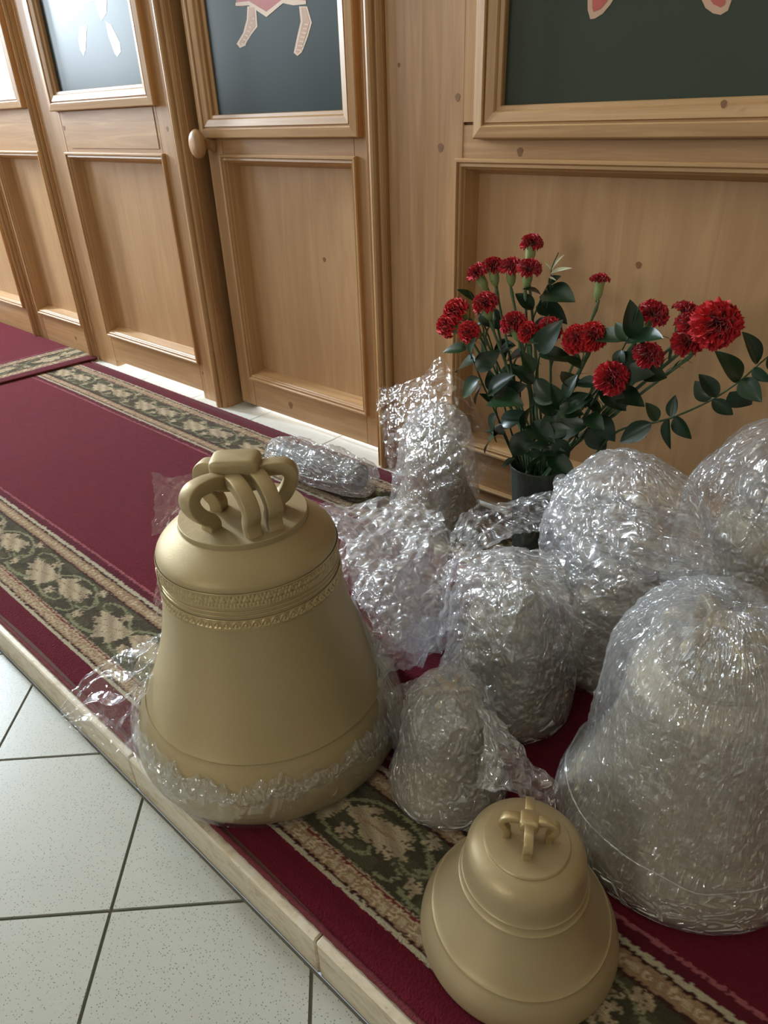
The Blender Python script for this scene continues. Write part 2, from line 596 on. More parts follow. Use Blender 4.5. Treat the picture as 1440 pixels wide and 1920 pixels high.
# walls, ceiling with window openings on the left and in the altar
def wall_with_windows(name, plane, at, lo, hi, z0, z1, wins, th, mat, label):
    root = empty(name); tag(root, label, 'wall', kind='structure')
    cuts = sorted(wins)
    def bx(a, b, za, zb):
        if b - a < .001 or zb - za < .001: return
        if plane == 'x': box('wall_section', at - th, at, a, b, za, zb, mat, root, 0)
        else: box('wall_section', a, b, at, at + th, za, zb, mat, root, 0)
    c = lo
    for (a, b, za, zb) in cuts:
        bx(c, a, z0, z1); bx(a, b, z0, za); bx(a, b, zb, z1); c = b
    bx(c, hi, z0, z1)
    return root


wl = wall_with_windows('wall_left', 'x', -6.6, -5.2, 4.4, ZF, 4.2, [(-4.25, -2.95, 1.7, 3.6), (-1.1, -.1, 1.25, 3.15), (.45, .95, 1.7, 3.6)], .3, M['plaster'], 'plastered left wall of the church with three tall windows, the far one added')
wa = wall_with_windows('wall_altar', 'y', 4.4, -6.6, 3.2, ZF, 4.2, [(-3.9, -1.3, .55, 2.25)], .3, M['plaster'], 'plastered altar wall behind the wooden screen')
wr = box('wall_right', 3.2, 3.4, -5.2, 4.4, ZF, 4.2, M['plaster'], None, 0); tag(wr, 'plastered right wall of the church', 'wall', kind='structure')
wf = wall_with_windows('wall_front', 'y', -5.5, -6.6, 3.2, ZF, 4.2, [(-1.3, -.5, 1.65, 2.95)], .3, M['plaster'], 'plastered wall behind the viewer with one added window')
ce = box('ceiling', -6.9, 3.4, -5.4, 4.7, 4.2, 4.35, M['ceiling'], None, 0); tag(ce, 'pale flat ceiling of the church', 'ceiling', kind='structure')


def window(name, plane, at, a, b, za, zb, nx, nz, label):
    r = empty(name); tag(r, label, 'window', kind='structure')
    def bx(nm, p, q, zc, zd, t=.05):
        if plane == 'x': box(nm, at - t, at, p, q, zc, zd, M['window_paint'], r, .003)
        else: box(nm, p, q, at, at + t, zc, zd, M['window_paint'], r, .003)
    bx('window_frame', a, a + .05, za, zb); bx('window_frame', b - .05, b, za, zb)
    bx('window_frame', a + .05, b - .05, za, za + .05); bx('window_frame', a + .05, b - .05, zb - .05, zb)
    for k in range(1, nx):
        c = a + (b - a) * k / nx; bx('glazing_bar', c - .018, c + .018, za + .05, zb - .05, .035)
    for k in range(1, nz):
        c = za + (zb - za) * k / nz; bx('glazing_bar', a + .05, b - .05, c - .015, c + .015, .03)


window('window_1', 'x', -6.56, .45, .95, 1.7, 3.6, 1, 3, 'narrow white framed window nearest the screen in the left wall')
window('window_2', 'x', -6.56, -1.1, -.1, 1.25, 3.15, 2, 3, 'middle white framed window of the left wall')
window('window_fill_left', 'x', -6.56, -4.25, -2.95, 1.7, 3.6, 2, 3, 'added white framed fill window farthest from the screen in the left wall')  # frame of the added fill window

window('window_fill_front', 'y', -5.26, -1.3, -.5, 1.65, 2.95, 2, 3, 'added white framed fill window in the wall behind the viewer')  # frame of the added front fill window

# ------------------------------------------------------------------ the wooden icon screen
screen = empty('wall_back', (0, 0, 0))
tag(screen, 'varnished pine icon screen with framed panels behind the bells', 'wall', kind='structure')
ZT = 3.4

PROF_PANEL = [(0, .002), (0, -.011), (.003, -.0145), (.008, -.0145), (.0105, -.011), (.0115, -.008), (.0135, -.0085), (.018, -.0095), (.0205, -.006), (.022, -.001), (.025, .003), (.0375, .043), (.0385, .046), (.0385, .054)]
PROF_ICON = [(0, .002), (0, -.022), (.003, -.0255), (.026, -.0285), (.029, -.026), (.030, -.021), (.0325, -.021), (.035, -.0255), (.055, -.0205), (.0575, -.017), (.059, -.013), (.0675, -.0105), (.069, -.007), (.069, .012)]


def moulding_frame(name, x0, x1, z0, z1, prof, y, parent, sides='LRTB'):
    """mitred frame of four strips; prof = (inset, depth) from outer edge to inner edge"""
    pr = prof
    for s in sides:
        vs = []
        for (i, d) in pr:
            if s == 'L': vs.append(((x0 + i, y + d, z0 + i), (x0 + i, y + d, z1 - i)))
            if s == 'R': vs.append(((x1 - i, y + d, z0 + i), (x1 - i, y + d, z1 - i)))
            if s == 'B': vs.append(((x0 + i, y + d, z0 + i), (x1 - i, y + d, z0 + i)))
            if s == 'T': vs.append(((x0 + i, y + d, z1 - i), (x1 - i, y + d, z1 - i)))
        n = len(vs)
        v = [a for a, b in vs] + [b for a, b in vs]
        f = [[i, i + 1, n + i + 1, n + i] for i in range(n - 1)]
        f += [list(range(n)), list(range(2 * n - 1, n - 1, -1)), [0, n, 2 * n - 1, n - 1]]
        me = fix_normals(mesh(v, f))
        link(name, me, M['wood_mould'] if s in 'LR' else M['wood_mould_h'], parent)


def reeded(name, x0, x1, y, proud, z0, z1, parent):
    """vertical architrave strip with three rounded reeds"""
    w = x1 - x0
    sec = [(0, 0), (0, -.35), (.04, -.62), (.10, -.72), (.17, -.66), (.21, -.5), (.24, -.5), (.28, -.78), (.36, -.96), (.47, -1.0), (.58, -.94), (.66, -.75), (.69, -.5), (.72, -.46), (.78, -.6), (.86, -.62), (.94, -.5), (.99, -.3), (1, 0)]
    poly = [(x0 + a * w, y + b * proud) for a, b in sec]
    return link(name, prism(poly, z0, z1, 'z'), M['wood_mould'], parent)


def bay(parent, y, xl, xr, px0, px1, pz0, pz1, fx0, fx1, fz0, ztop_icon, iconmat, zbot, back, rail_insert=None, stile_to_floor=False, icon_w=.069):
    """one bay of the screen: stiles, rails, lower panel with moulding, icon frame and icon panel.  xl..xr outer limits"""
    t = .066
    zs = -.008 if stile_to_floor else zbot
    box('stile', xl, px0 + .012, y, y + t, zs, ZT, M['wood_v'], parent)
    box('stile', px1 - .012, xr, y, y + t, zs, ZT, M['wood_v'], parent)
    a, b = px0 + .0125, px1 - .0125
    box('rail', a, b, y + .0005, y + t, zbot, pz0 + .012, M['wood_h'], parent)
    box('rail', a, b, y + .0005, y + t, pz1 - .012, fz0 + .03, M['wood_h'], parent)
    box('rail', a, b, y + .0005, y + t, ztop_icon - .03, ZT, M['wood_h'], parent)
    box('panel', a + .001, b - .001, y + .0455, y + .058, pz0 + .013, pz1 - .013, M['wood_panel'], parent, 0)
    moulding_frame('panel_moulding', px0, px1, pz0, pz1, PROF_PANEL, y, parent)
    moulding_frame('icon_frame', fx0, fx1, fz0, ztop_icon, PROF_ICON, y, parent)
    ic = box('icon_panel', fx0 + icon_w - .01, fx1 - icon_w + .01, y + .0045, y + .0115, fz0 + icon_w - .01, ztop_icon - icon_w + .01, iconmat, parent, 0)
    box('icon_backing', a, b, y + .013, y + .034, fz0 + .031, ztop_icon - .031, M['wood_panel'], parent, 0)
    return ic


# bay right of the wide post (behind the flowers)
icA = bay(screen, YW, -1.159, .20, -1.178 + .001, .06, .150, .943, -1.115, .02, .986, 2.25, M['icon_green'], -.008, True)
link_A = icA; tag(icA, 'dark green icon panel with two painted slipper tips')
# wide post and narrow board of the right bay
box('post_plank', -1.412, -1.1595, YW - .001, YW + .05, -.008, ZT, M['wood_v'], screen, .002)
box('facing_board', -1.1585, -1.112, YW - .0035, YW - .0002, 1.022, ZT, M['wood_mould'], screen, .0008)
box('plinth_board', -1.159, .20, YW - .012, YW - .0002, -.008, .030, M['wood_h'], screen, .004)
box('plinth_cap', -1.159, .20, YW - .020, YW - .0002, .0305, .041, M['wood_mould_h'], screen, .004)
reeded('reeded_moulding', -1.474, -1.4125, YW, .036, -.008, ZT, screen)
# post right of the bay
box('post_plank', .201, .46, YW - .001, YW + .05, -.008, ZT, M['wood_v'], screen, .002)
box('screen_end', .461, 3.19, YW + .02, YW + .05, -.008, ZT, M['wood_panel'], screen, .002)
# jambs and casing round the door
reeded('reeded_moulding', -2.402, -2.343, YW, .036, -.008, ZT, screen)
box('door_jamb', -2.402, -2.338, YW + .0005, YW + .12, -.008, ZT, M['wood_v'], screen, .002)
box('door_jamb', -1.474, -1.4125, YW + .0005, YW + .12, -.008, ZT, M['wood_v'], screen, .002)
box('door_head', -2.337, -1.475, YW + .0005, YW + .12, 2.36, ZT, M['wood_h'], screen, .002)
# bay left of the door
icC = bay(screen, YW, -3.436, -2.4025, -3.262, -2.505, .148, .943, -3.278, -2.489, 1.095, 2.25, M['icon_blue'], .022, True, None, True)
tag(icC, 'blue green icon panel with two faint painted feet')
box('rail_insert', -3.205, -2.535, YW - .002, YW + .0003, .958, 1.094, M['wood_h'], screen, .0006)
reeded('reeded_moulding', -3.468, -3.437, YW, .034, -.008, ZT, screen)
# farther bays
icD = bay(screen, YW, -4.070, -3.469, -4.005, -3.512, .150, .945, -4.02, -3.530, 1.115, 2.25, M['icon_cream'], -.002, True)
tag(icD, 'cream painted icon panel')
reeded('reeded_moulding', -4.102, -4.071, YW, .034, -.008, ZT, screen)
icE = bay(screen, YW, -4.96, -4.103, -4.86, -4.185, .150, .945, -4.87, -4.19, 1.115, 2.25, M['icon_blue'], -.002, True)
tag(icE, 'farthest blue green icon panel')
reeded('reeded_moulding', -4.992, -4.961, YW, .034, -.008, ZT, screen)
box('screen_end', -6.59, -4.993, YW + .02, YW + .05, -.008, ZT, M['wood_panel'], screen, .002)
box('cornice', -6.59, 3.19, YW - .06, YW + .10, ZT, ZT + .14, M['wood_h'], screen, .02)

# the door with the knob, set back in its casing
YD = 1.642
door = empty('door_1', (0, 0, 0)); tag(door, 'pine door with oval knob and dark green icon panel', 'door', kind='structure')
box('gap_shade_strip', -2.3375, -2.24, YD + .067, YD + .078, -.008, 2.36, M['dark'], door, 0)  # added strip: shade of the door gap in its colour, blocks altar light
icB = bay(door, YD, -2.298, -1.478, -2.222, -1.568, .130, .941, -2.298, -1.541, .990, 2.25, M['icon_blue'], .016, True)
tag(icB, 'blue green icon panel with painted robe hem and feet')
kn = lathe_me(smooth_prof([(.0001, .058), (.012, .0575), (.021, .053), (.0255, .045), (.0245, .037), (.018, .030), (.0115, .025), (.0105, .014), (.014, .008), (.0165, .003), (.0165, -.001)], 4), 32)
knob = link('door_knob', kn, M['wood_mould'], door, (-2.262, YD, .975)); knob.rotation_euler = (PI / 2, 0, 0); knob.scale = (1.35, 1.75, 1.5)
tag(knob, 'turned oval wooden door knob')

M['knot'] = simple('dark_wood_knot', (126, 84, 48), .6)
for (kx, ky, ky_, rr, par) in ((1197, 497, YW + .0455, .009, screen), (608, 487, YD + .0455, .009, door), (975, 285, YW + .0005, .011, screen), (748, 122, YW - .001, .006, screen), (314, 242, YW + .0002, .010, screen), (120, 240, YW + .0002, .010, screen), (142, 634, YW + .0005, .012, screen), (380, 700, YW, .006, screen), (545, 760, YD + .0005, .016, door), (826, 277, YW - .001, .012, screen), (858, 183, YW - .001, .010, screen), (1357, 195, YW - .0275, .008, screen)):
    q = at_y(kx, ky, ky_); rr *= .72
    link('wood_knot', prism([(q[0] + rr * math.cos(a) * (1 + .2 * math.sin(3 * a)), q[2] + rr * 1.25 * math.sin(a)) for a in np.linspace(0, 2 * PI, 12, endpoint=False)], ky_ - .0006, ky_ + .0002), M['knot'], par)

# painted figures on the icon panels: only their lower ends show
def painted(ic, name, poly_px, y, mat, th=.0006, layer=0):
    pts = [at_y(a, b, y) for a, b in poly_px]
    return link(name, prism([(q[0], q[2]) for q in pts], y - th, y + .0002), mat, ic)


yb = YD + .0045
painted(icB, 'painted_robe', [(443, -420), (443, 11), (455, 12), (467, 9), (483, 19), (500, 31), (515, 18), (531, 5), (550, 9), (574, 8), (578, -420)], yb, M['paint_red'], .0005)
painted(icB, 'painted_hem', [(442, 11), (442, 5), (467, 2), (500, 22), (531, -2), (574, 1), (574, 8), (550, 10), (531, 6), (500, 32), (467, 10)], yb, M['paint_line'], .0009)
for poly, inner in (([(464, 12), (480, 11), (483, 50), (472, 64), (459, 86), (450, 90), (444, 82), (456, 62), (463, 36)], [(467, 14), (477, 14), (479, 49), (469, 62), (457, 82), (451, 85), (449, 80), (460, 61), (466, 36)]),
                    ([(561, 12), (576, 12), (585, 42), (578, 67), (567, 97), (558, 105), (551, 99), (558, 66), (564, 40)], [(565, 14), (573, 14), (581, 42), (575, 65), (564, 94), (558, 100), (555, 97), (562, 66), (568, 40)])):
    painted(icB, 'painted_foot', poly, yb, M['paint_line'], .0006)
    painted(icB, 'painted_foot', inner, yb, M['paint_skin'], .0010)
for k in range(7):
    a, b = (452 + k * 3.6, 82 - k * 8), (461 + k * 2.6, 86 - k * 8)
    painted(icB, 'painted_strap', [a, (a[0] + .8, a[1] - 1.8), (b[0] + .8, b[1] - 3), b], yb, M['paint_line'], .0013)
    a, b = (556 + k * 2.4, 94 - k * 8), (566 + k * 2.0, 96 - k * 8)
    painted(icB, 'painted_strap', [a, (a[0] + .8, a[1] - 1.8), (b[0] + .8, b[1] - 3), b], yb, M['paint_line'], .0013)
yc = YW + .0045
painted(icC, 'painted_foot', [(150, 50), (163, 46), (161, 93), (157, 105), (150, 93), (147, 70)], yc, M['paint_pale'])
painted(icC, 'painted_foot', [(198, 40), (208, 46), (225, 80), (227, 97), (220, 107), (215, 100), (203, 67)], yc, M['paint_pale'])
painted(icC, 'painted_robe', [(150, -160), (150, 10), (178, 0), (190, 40), (200, 24), (204, -160)], yc, M['paint_pale'])
ya = YW + .0045
painted(icA, 'painted_robe', [(1092, -38), (1166, -30), (1235, -52), (1310, -30), (1390, -38), (1362, -430), (1128, -430)], ya, M['paint_red'], .0004)
painted(icA, 'painted_slipper', [(1102, -40), (1102, 18), (1107, 36), (1115, 35), (1130, 26), (1145, 8), (1158, -14), (1166, -40)], ya, M['paint_skin'])
painted(icA, 'painted_slipper', [(1110, -40), (1111, 14), (1113, 22), (1126, 17), (1137, 4), (1148, -16), (1154, -40)], ya, M['paint_red'], .0010)
painted(icA, 'painted_slipper', [(1310, -40), (1316, 0), (1323, 15), (1337, 25), (1351, 28), (1365, 20), (1372, 0), (1376, -40)], ya, M['paint_skin'])
painted(icA, 'painted_slipper', [(1322, -40), (1329, -4), (1338, 8), (1351, 14), (1359, 8), (1362, -6), (1364, -40)], ya, M['paint_red'], .0010)

# ------------------------------------------------------------------ carpets
CR = np.array(srgb(102, 20, 38))[:3]; CRD = np.array(srgb(84, 22, 36))[:3]
BE = np.array(srgb(206, 190, 156))[:3]; BE2 = np.array(srgb(164, 138, 106))[:3]
GR = np.array(srgb(76, 88, 62))[:3]; GR2 = np.array(srgb(60, 73, 53))[:3]
WH = np.array(srgb(196, 188, 160))[:3]; DK = np.array(srgb(40, 34, 26))[:3]; RD = np.array(srgb(120, 52, 52))[:3]; PK = np.array(srgb(164, 96, 100))[:3]
LG = np.array(srgb(142, 148, 112))[:3]


def strokes_leafband(P, W):
    """list of polylines with start/end width describing one repeat of the leaf scroll (u in 0..P, v in 0..W)"""
    S = []
    def st(pts, w0, w1, c): S.append((catmull([(a * P, b * W, 0) for a, b in pts], 5)[:, :2], w0, w1, c))
    # wandering vine, light green grey
    st([(0, .12), (.12, .06), (.28, .12), (.40, .34), (.50, .62), (.62, .86), (.78, .94), (.92, .86), (1.0, .70)], .004, .003, 1)
    st([(1.0, .70), (1.06, .5), (1.0, .36), (.92, .40), (.93, .52)], .0035, .002, 1)
    st([(.40, .34), (.47, .22), (.58, .12), (.70, .12), (.78, .22), (.74, .34), (.67, .30)], .0035, .002, 1)
    st([(.50, .62), (.42, .78), (.32, .90), (.20, .92), (.10, .80), (.14, .66), (.22, .70)], .0035, .002, 1)
    st([(.0, .44), (.06, .56), (.04, .70), (-.04, .74)], .003, .002, 1)
    st([(.86, .06), (.94, .14), (.96, .26), (.90, .32)], .003, .0015, 1)
    # acanthus leaf A, pointing along the band
    base = (.52, .60)
    for (e, w) in (((.30, .30), .013), ((.22, .44), .012), ((.20, .58), .010), ((.36, .18), .010), ((.46, .24), .009), ((.30, .62), .009)):
        st([base, ((base[0] + e[0]) / 2 + .01, (base[1] + e[1]) / 2 - .02), e], .006, w, 0)
    for e in ((.26, .27), (.17, .42), (.155, .60), (.34, .11), (.47, .17), (.25, .50), (.28, .38)):
        st([((base[0] + e[0] * 2) / 3, (base[1] + e[1] * 2) / 3), e], .008, .003, 0)
    # acanthus leaf B
    base = (.56, .55)
    for (e, w) in (((.80, .62), .012), ((.86, .74), .009), ((.88, .50), .011), ((.72, .44), .010), ((.66, .76), .008), ((.80, .40), .008)):
        st([base, ((base[0] + e[0]) / 2, (base[1] + e[1]) / 2 + .02), e], .006, w, 0)
    for e in ((.92, .64), (.93, .48), (.74, .36), (.68, .82), (.86, .36), (.90, .76)):
        st([((base[0] + e[0] * 2) / 3, (base[1] + e[1] * 2) / 3), e], .007, .003, 0)
    # little blossoms
    for c in ((.04, .26), (.62, .26), (.36, .80), (.97, .9)):
        for k in range(5):
            a = k * 2 * PI / 5
            st([c, (c[0] + .035 * math.cos(a), c[1] + .09 * math.sin(a))], .003, .005, 0)
    # leaf veins drawn dark
    st([(.52, .60), (.38, .47), (.27, .40)], .0016, .0008, 2)
    st([(.56, .55), (.70, .57), (.84, .60)], .0016, .0008, 2)
    return S


def leafband(u, v, P, W, rng):
    """colour for points of the leaf band"""
    S = strokes_leafband(P, W)
    n = u.shape
    jag = .0016 * np.sin(u * 1500 + 3 * np.sin(v * 700)) + .0012 * np.sin(v * 1900 + u * 800) + rng.normal(0, .0009, n)
    uu = np.mod(u, P)
    best = [np.full(n, 1.0) for _ in range(3)]
    for pts, w0, w1, c in S:
        m = len(pts) - 1
        for k in range(m):
            a = pts[k]; b = pts[k + 1]; w = w0 + (w1 - w0) * (k + .5) / m
            for off in (-P, 0, P):
                if max(a[0], b[0]) + off < -.03 or min(a[0], b[0]) + off > P + .03: continue
                ax = a[0] + off; dx, dy = b[0] - a[0], b[1] - a[1]; L = dx * dx + dy * dy + 1e-12
                t = np.clip(((uu - ax) * dx + (v - a[1]) * dy) / L, 0, 1)
                d = np.hypot(uu - ax - t * dx, v - a[1] - t * dy) - w
                best[c] = np.minimum(best[c], d)
    col = np.where((np.sin(u * 40 + 2) * np.sin(v * 90) > .2)[..., None], GR, GR2)
    m1 = (best[1] + jag * .5 < 0)[..., None]; m0 = (best[0] + jag < 0)[..., None]; m2 = (best[2] < 0)[..., None]
    shade = (.82 + .18 * np.sin(v * 160 + u * 90))[..., None]
    col = np.where(m1, LG, col); col = np.where(m0, BE * shade, col); col = np.where(m0 & m2, BE2, col)
    return col


def rosette(u, v, w):
    """small flowers on the guard stripe"""
    P = .036
    uu = np.mod(u, P) - P / 2; vv = v - w / 2
    d = np.hypot(uu, vv); a = np.arctan2(vv, uu)
    fl = d < .0075 + .0028 * np.cos(5 * a)
    c = np.where(fl[..., None], BE * 1.05, BE2)
    c = np.where((d < .0028)[..., None], BE2 * .8, c)
    leaf = (np.abs(np.abs(uu) - P / 2) < .0045) & (np.abs(vv) < .006)
    return np.where(leaf[..., None], BE * .9, c)


def carpet_color(u, v, W, rng):
    """u along, v across 0..W; mirrored borders"""
    vm = np.minimum(v, W - v)
    side = v > W / 2
    c = np.broadcast_to(CR, u.shape + (3,)).copy()
    def put(lo, hi, col):
        m = (vm >= lo) & (vm < hi); c[m] = col if not callable(col) else col(m)
    wob = rng.normal(0, .0012, u.shape)
    vm = vm + wob
    put(0, .059, CR * .82)
    put(.059, .068, WH); put(.068, .0725, DK)
    put(.0725, .094, lambda m: rosette(u[m], vm[m] - .0725, .0215))
    put(.094, .097, BE); put(.097, .101, RD); put(.101, .104, BE * .8)
    put(.104, .229, lambda m: leafband(u[m] + np.where(side[m], .17, 0), np.where(side[m], .125 - (vm[m] - .104), vm[m] - .104), .36, .125, rng))
    put(.229, .235, DK * 1.5)
    put(.235, .262, lambda m: rosette(u[m], vm[m] - .235, .027))
    put(.262, .267, DK); put(.267, .277, WH); put(.277, .297, CRD); put(.297, .304, PK)
    return c


def carpet(name, L, W, segs, z_of, mat, seed=3):
    """segs: list of (v0, v1, dv, du)"""
    rng = np.random.default_rng(seed)
    parts = []
    for (v0, v1, dv, du) in segs:
        nu = int(L / du) + 1; nv = max(2, int(round((v1 - v0) / dv)) + 1)
        u = np.linspace(0, L, nu)[:, None] + np.zeros((1, nv)); v = np.linspace(v0, v1, nv)[None, :] + np.zeros((nu, 1))
        col = carpet_color(u, np.clip(v, v0 + .004, v1 - .004) if dv > .01 else v, W, rng)
        z = z_of(u, v)
        if dv < .006: z = z + rng.uniform(-.0008, .0006, u.shape)
        P = np.stack([u, v, z], -1)
        parts.append((P, np.concatenate([col, np.ones(u.shape + (1,))], -1)))
    me0 = [grid_mesh(P, color=c, smooth=True) for P, c in parts]
    import bmesh
    bm = bmesh.new()
    for m in me0: bm.from_mesh(m)
    me = bpy.data.meshes.new(name); bm.to_mesh(me); bm.free()
    for m in me0: bpy.data.meshes.remove(m)
    me.polygons.foreach_set('use_smooth', [True] * len(me.polygons))
    return me


CW = 1.196; CY0 = .352; CX0 = -4.75; CL = 6.3
zfun = lambda u, v: .0 + .0012 * np.sin(u * 3.1 + v * 2) + .001 * np.sin(u * 7.3 - v * 5) - .006 * np.exp(-np.minimum(v, CW - v) / .004)
root = empty('carpet_runner', (CX0, CY0, 0)); tag(root, 'long crimson runner with green leafy borders under the bells', 'carpet')
link('pile', carpet('runner', CL, CW, [(0, .06, .02, .05), (.0585, .105, .0028, .004), (.104, .230, .0032, .0036), (.229, .306, .003, .0045), (.304, CW - .304, .02, .03), (CW - .306, CW - .229, .0045, .006), (CW - .230, CW - .104, .0042, .005), (CW - .105, CW - .0585, .0045, .006), (CW - .06, CW, .02, .05)], zfun, M['carpet']), M['carpet'], root)
box('backing', 0.002, CL - .002, .003, CW - .003, -.0095, -.004, simple('carpet_backing', (90, 60, 50), .9), root, 0)
M['binding'] = simple('carpet_binding', (120, 40, 48), .9, 0, 300, .4, 300, .5)
for yy in (0.0, CW):
    n = 500
    pts = np.stack([np.linspace(0, CL, n), np.full(n, yy), np.full(n, -.004)], -1)
    link('binding', tube_me(pts, list(.0048 + .0006 * np.sin(np.arange(n) * 2.4)), 8), M['binding'], root)

# second carpet laid across the runner at the far left
ang = math.radians(90)
xroot = empty('cross_carpet', (-3.42, .2, .012)); tag(xroot, 'second crimson carpet end with leafy border lying across the runner', 'carpet')


def cross_mesh():
    rng = np.random.default_rng(9)
    W2, L2 = 1.5, 1.385
    out = []
    for (v0, v1, dv, du) in ((0, .06, .02, .02), (.0585, .105, .005, .008), (.104, .230, .005, .007), (.229, .306, .005, .008), (.304, W2, .05, .05)):
        nu = int(L2 / du) + 1; nv = max(2, int(round((v1 - v0) / dv)) + 1)
        u = np.linspace(0, L2, nu)[:, None] + np.zeros((1, nv)); v = np.linspace(v0, v1, nv)[None, :] + np.zeros((nu, 1))
        vv = np.minimum(np.clip(v, v0 + .004, v1 - .004) if dv > .01 else v, .6)
        col = carpet_color(u, vv, 3.0, rng)
        X = -v + .0 - .02 * np.sin(u * 2.2); Y = u
        rim = np.exp(-v / .01)
        Z = .0 + .003 * np.sin(u * 5) - .004 * rim
        out.append((np.stack([X, Y, Z], -1), np.concatenate([col, np.ones(u.shape + (1,))], -1)))
    ms = [grid_mesh(P, color=c) for P, c in out]
    import bmesh
    bm = bmesh.new()
    for m in ms: bm.from_mesh(m)
    me = bpy.data.meshes.new('cross'); bm.to_mesh(me); bm.free()
    me.polygons.foreach_set('use_smooth', [True] * len(me.polygons))
    return me


link('pile', cross_mesh(), M['carpet'], xroot)
n = 200
uu = np.linspace(0, 1.385, n)
link('binding', tube_me(np.stack([-.02 * np.sin(uu * 2.2) + .001, uu, np.full(n, -.006)], -1), .0055, 8), M['binding'], xroot)
link('backing', box_me(-1.49, -.04, .01, 1.37, -.0105, -.004), M['binding'], xroot)

# ------------------------------------------------------------------ bells
BIG = [(.236, .006), (.247, .0), (.257, .003), (.2615, .010), (.2625, .020), (.2600, .038), (.2520, .064), (.2400, .092), (.2290, .113), (.2292, .1165), (.2262, .1185),
       (.2100, .152), (.1900, .203), (.1745, .252), (.1640, .300), (.1578, .342), (.1555, .365), (.1545, .395), (.1545, .414), (.1525, .424), (.1440, .435), (.1300, .447), (.1170, .457), (.1120, .461), (.1100, .4625)]
CRN = [(.1085, .463), (.1085, .4725), (.1075, .4735), (.06, .4745), (.0, .475)]


def scale_prof(p, s): return [(a * s, b * s) for a, b in p]


def strap_me(path, w, t, az, off=0.0, nsub=7):
    """curved strap following (r,z) path in the radial plane at azimuth az, rounded rectangular section w (tangential) x t"""
    p = catmull([(a, 0, b) for a, b in path], nsub)
    T = np.gradient(p, axis=0); T /= np.linalg.norm(T, axis=1)[:, None]
    Nn = np.stack([-T[:, 2], np.zeros(len(T)), T[:, 0]], 1)
    sec = []
    for k in range(16):
        a = 2 * PI * k / 16
        c, s = math.cos(a), math.sin(a); e = .26
        sec.append((math.copysign(abs(c) ** e, c) * w / 2, math.copysign(abs(s) ** e, s) * t / 2))
    P = np.zeros((16, len(p), 3))
    for k, (a, b) in enumerate(sec):
        P[k] = p + Nn * b; P[k, :, 1] += a + off
    ca, sa = math.cos(az), math.sin(az)
    X = P[..., 0] * ca - P[..., 1] * sa; Y = P[..., 0] * sa + P[..., 1] * ca
    return grid_mesh(np.stack([X, Y, P[..., 2]], -1), close_u=True)


def superbox(cx, cy, cz, a, b, c, rot, e=.5, n=24):
    th = np.linspace(0, 2 * PI, n, endpoint=False)[:, None]; ph = np.linspace(-PI / 2, PI / 2, n // 2 + 1)[None, :]
    pw = lambda x: np.sign(x) * np.abs(x) ** e
    X = a * pw(np.cos(ph)) * pw(np.cos(th)); Y = b * pw(np.cos(ph)) * pw(np.sin(th)); Z = c * pw(np.sin(ph)) + 0 * th
    cr, sr = math.cos(rot), math.sin(rot)
    return grid_mesh(np.stack([cx + X * cr - Y * sr, cy + X * sr + Y * cr, cz + Z], -1), close_u=True)


def ornament_band(prof, z0, z1, N, kind, h=.0022):
    """raised pattern ring on the bell wall"""
    pr = np.array(prof); zz = np.linspace(z0, z1, 17)
    o = np.argsort(pr[:, 1]); sel = pr[o]
    rr = np.interp(zz, sel[:, 1], sel[:, 0])
    nt = N * 18
    th = np.linspace(0, 2 * PI, nt, endpoint=False)[:, None]
    v = np.linspace(-1, 1, 17)[None, :]
    ph = np.mod(th * N / (2 * PI), 1.0) * 2 - 1
    ph2 = np.mod(th * N / (2 * PI) + .5, 1.0) * 2 - 1
    if kind == 0:
        d = np.hypot(ph * 1.0, v * .9); a = np.arctan2(v, ph)
        f = (d < .62 + .16 * np.cos(6 * a)) * (.55 + .45 * np.cos(d * 9)) + (np.hypot(ph2 * 1.6, v - .2) < .42) * .7 + (np.hypot(ph2 * 1.4, v + .55) < .3) * .6
    else:
        f = np.exp(-((v - (.6 - 1.1 * ph * ph)) / .22) ** 2) + np.exp(-((v + .55) / .18) ** 2) * (np.abs(ph) < .8) + (np.hypot(ph * 1.3, v + .05) < .3) * .9
    edge = (np.abs(v) > .86) * .8 + 0 * th
    H = h * np.clip(np.maximum(f * (np.abs(v) < .84), edge), 0, 1) + .0005
    fade = np.where(np.abs(v) > .99, -.001, 0)
    R_ = rr[None, :] + H + fade
    P = np.stack([R_ * np.cos(th), R_ * np.sin(th), np.broadcast_to(zz[None, :], R_.shape)], -1)
    return grid_mesh(P, close_u=True)


def ring_band(r, z, t=.0016, n=128):
    return lathe_me([(r - .002, z - t * 1.6), (r + t * .6, z - t), (r + t, z), (r + t * .6, z + t), (r - .002, z + t * 1.6)], n)


BPROF = smooth_prof(BIG, 3)
big = empty('church_bell', (-.8638, .586, 0.001))
tag(big, 'large bare bronze bell with ornament bands, film gathered around its rim', 'bell')
bigbody = link('bell_body', lathe_me([(.23, .03)] + BPROF, 160), M['bronze'], big)
bigcrown = link('crown_plate', lathe_me([(.1100, .4615)] + CRN, 96), M['bronze'], big)
link('ornament_band', ornament_band(BPROF, .386, .414, 54, 0), M['bronze_bright'], bigbody)
link('ornament_band', ornament_band(BPROF, .344, .364, 64, 1), M['bronze_bright'], bigbody)
for z in (.379, .3705):
    link('raised_line', ring_band(float(np.interp(z, [b for a, b in BIG], [a for a, b in BIG])), z, .0012), M['bronze_bright'], bigbody)
LOOP = [(.012, .540), (.05, .556), (.084, .559), (.0985, .554), (.104, .543), (.100, .528), (.088, .510), (.076, .495), (.070, .484), (.0715, .470)]
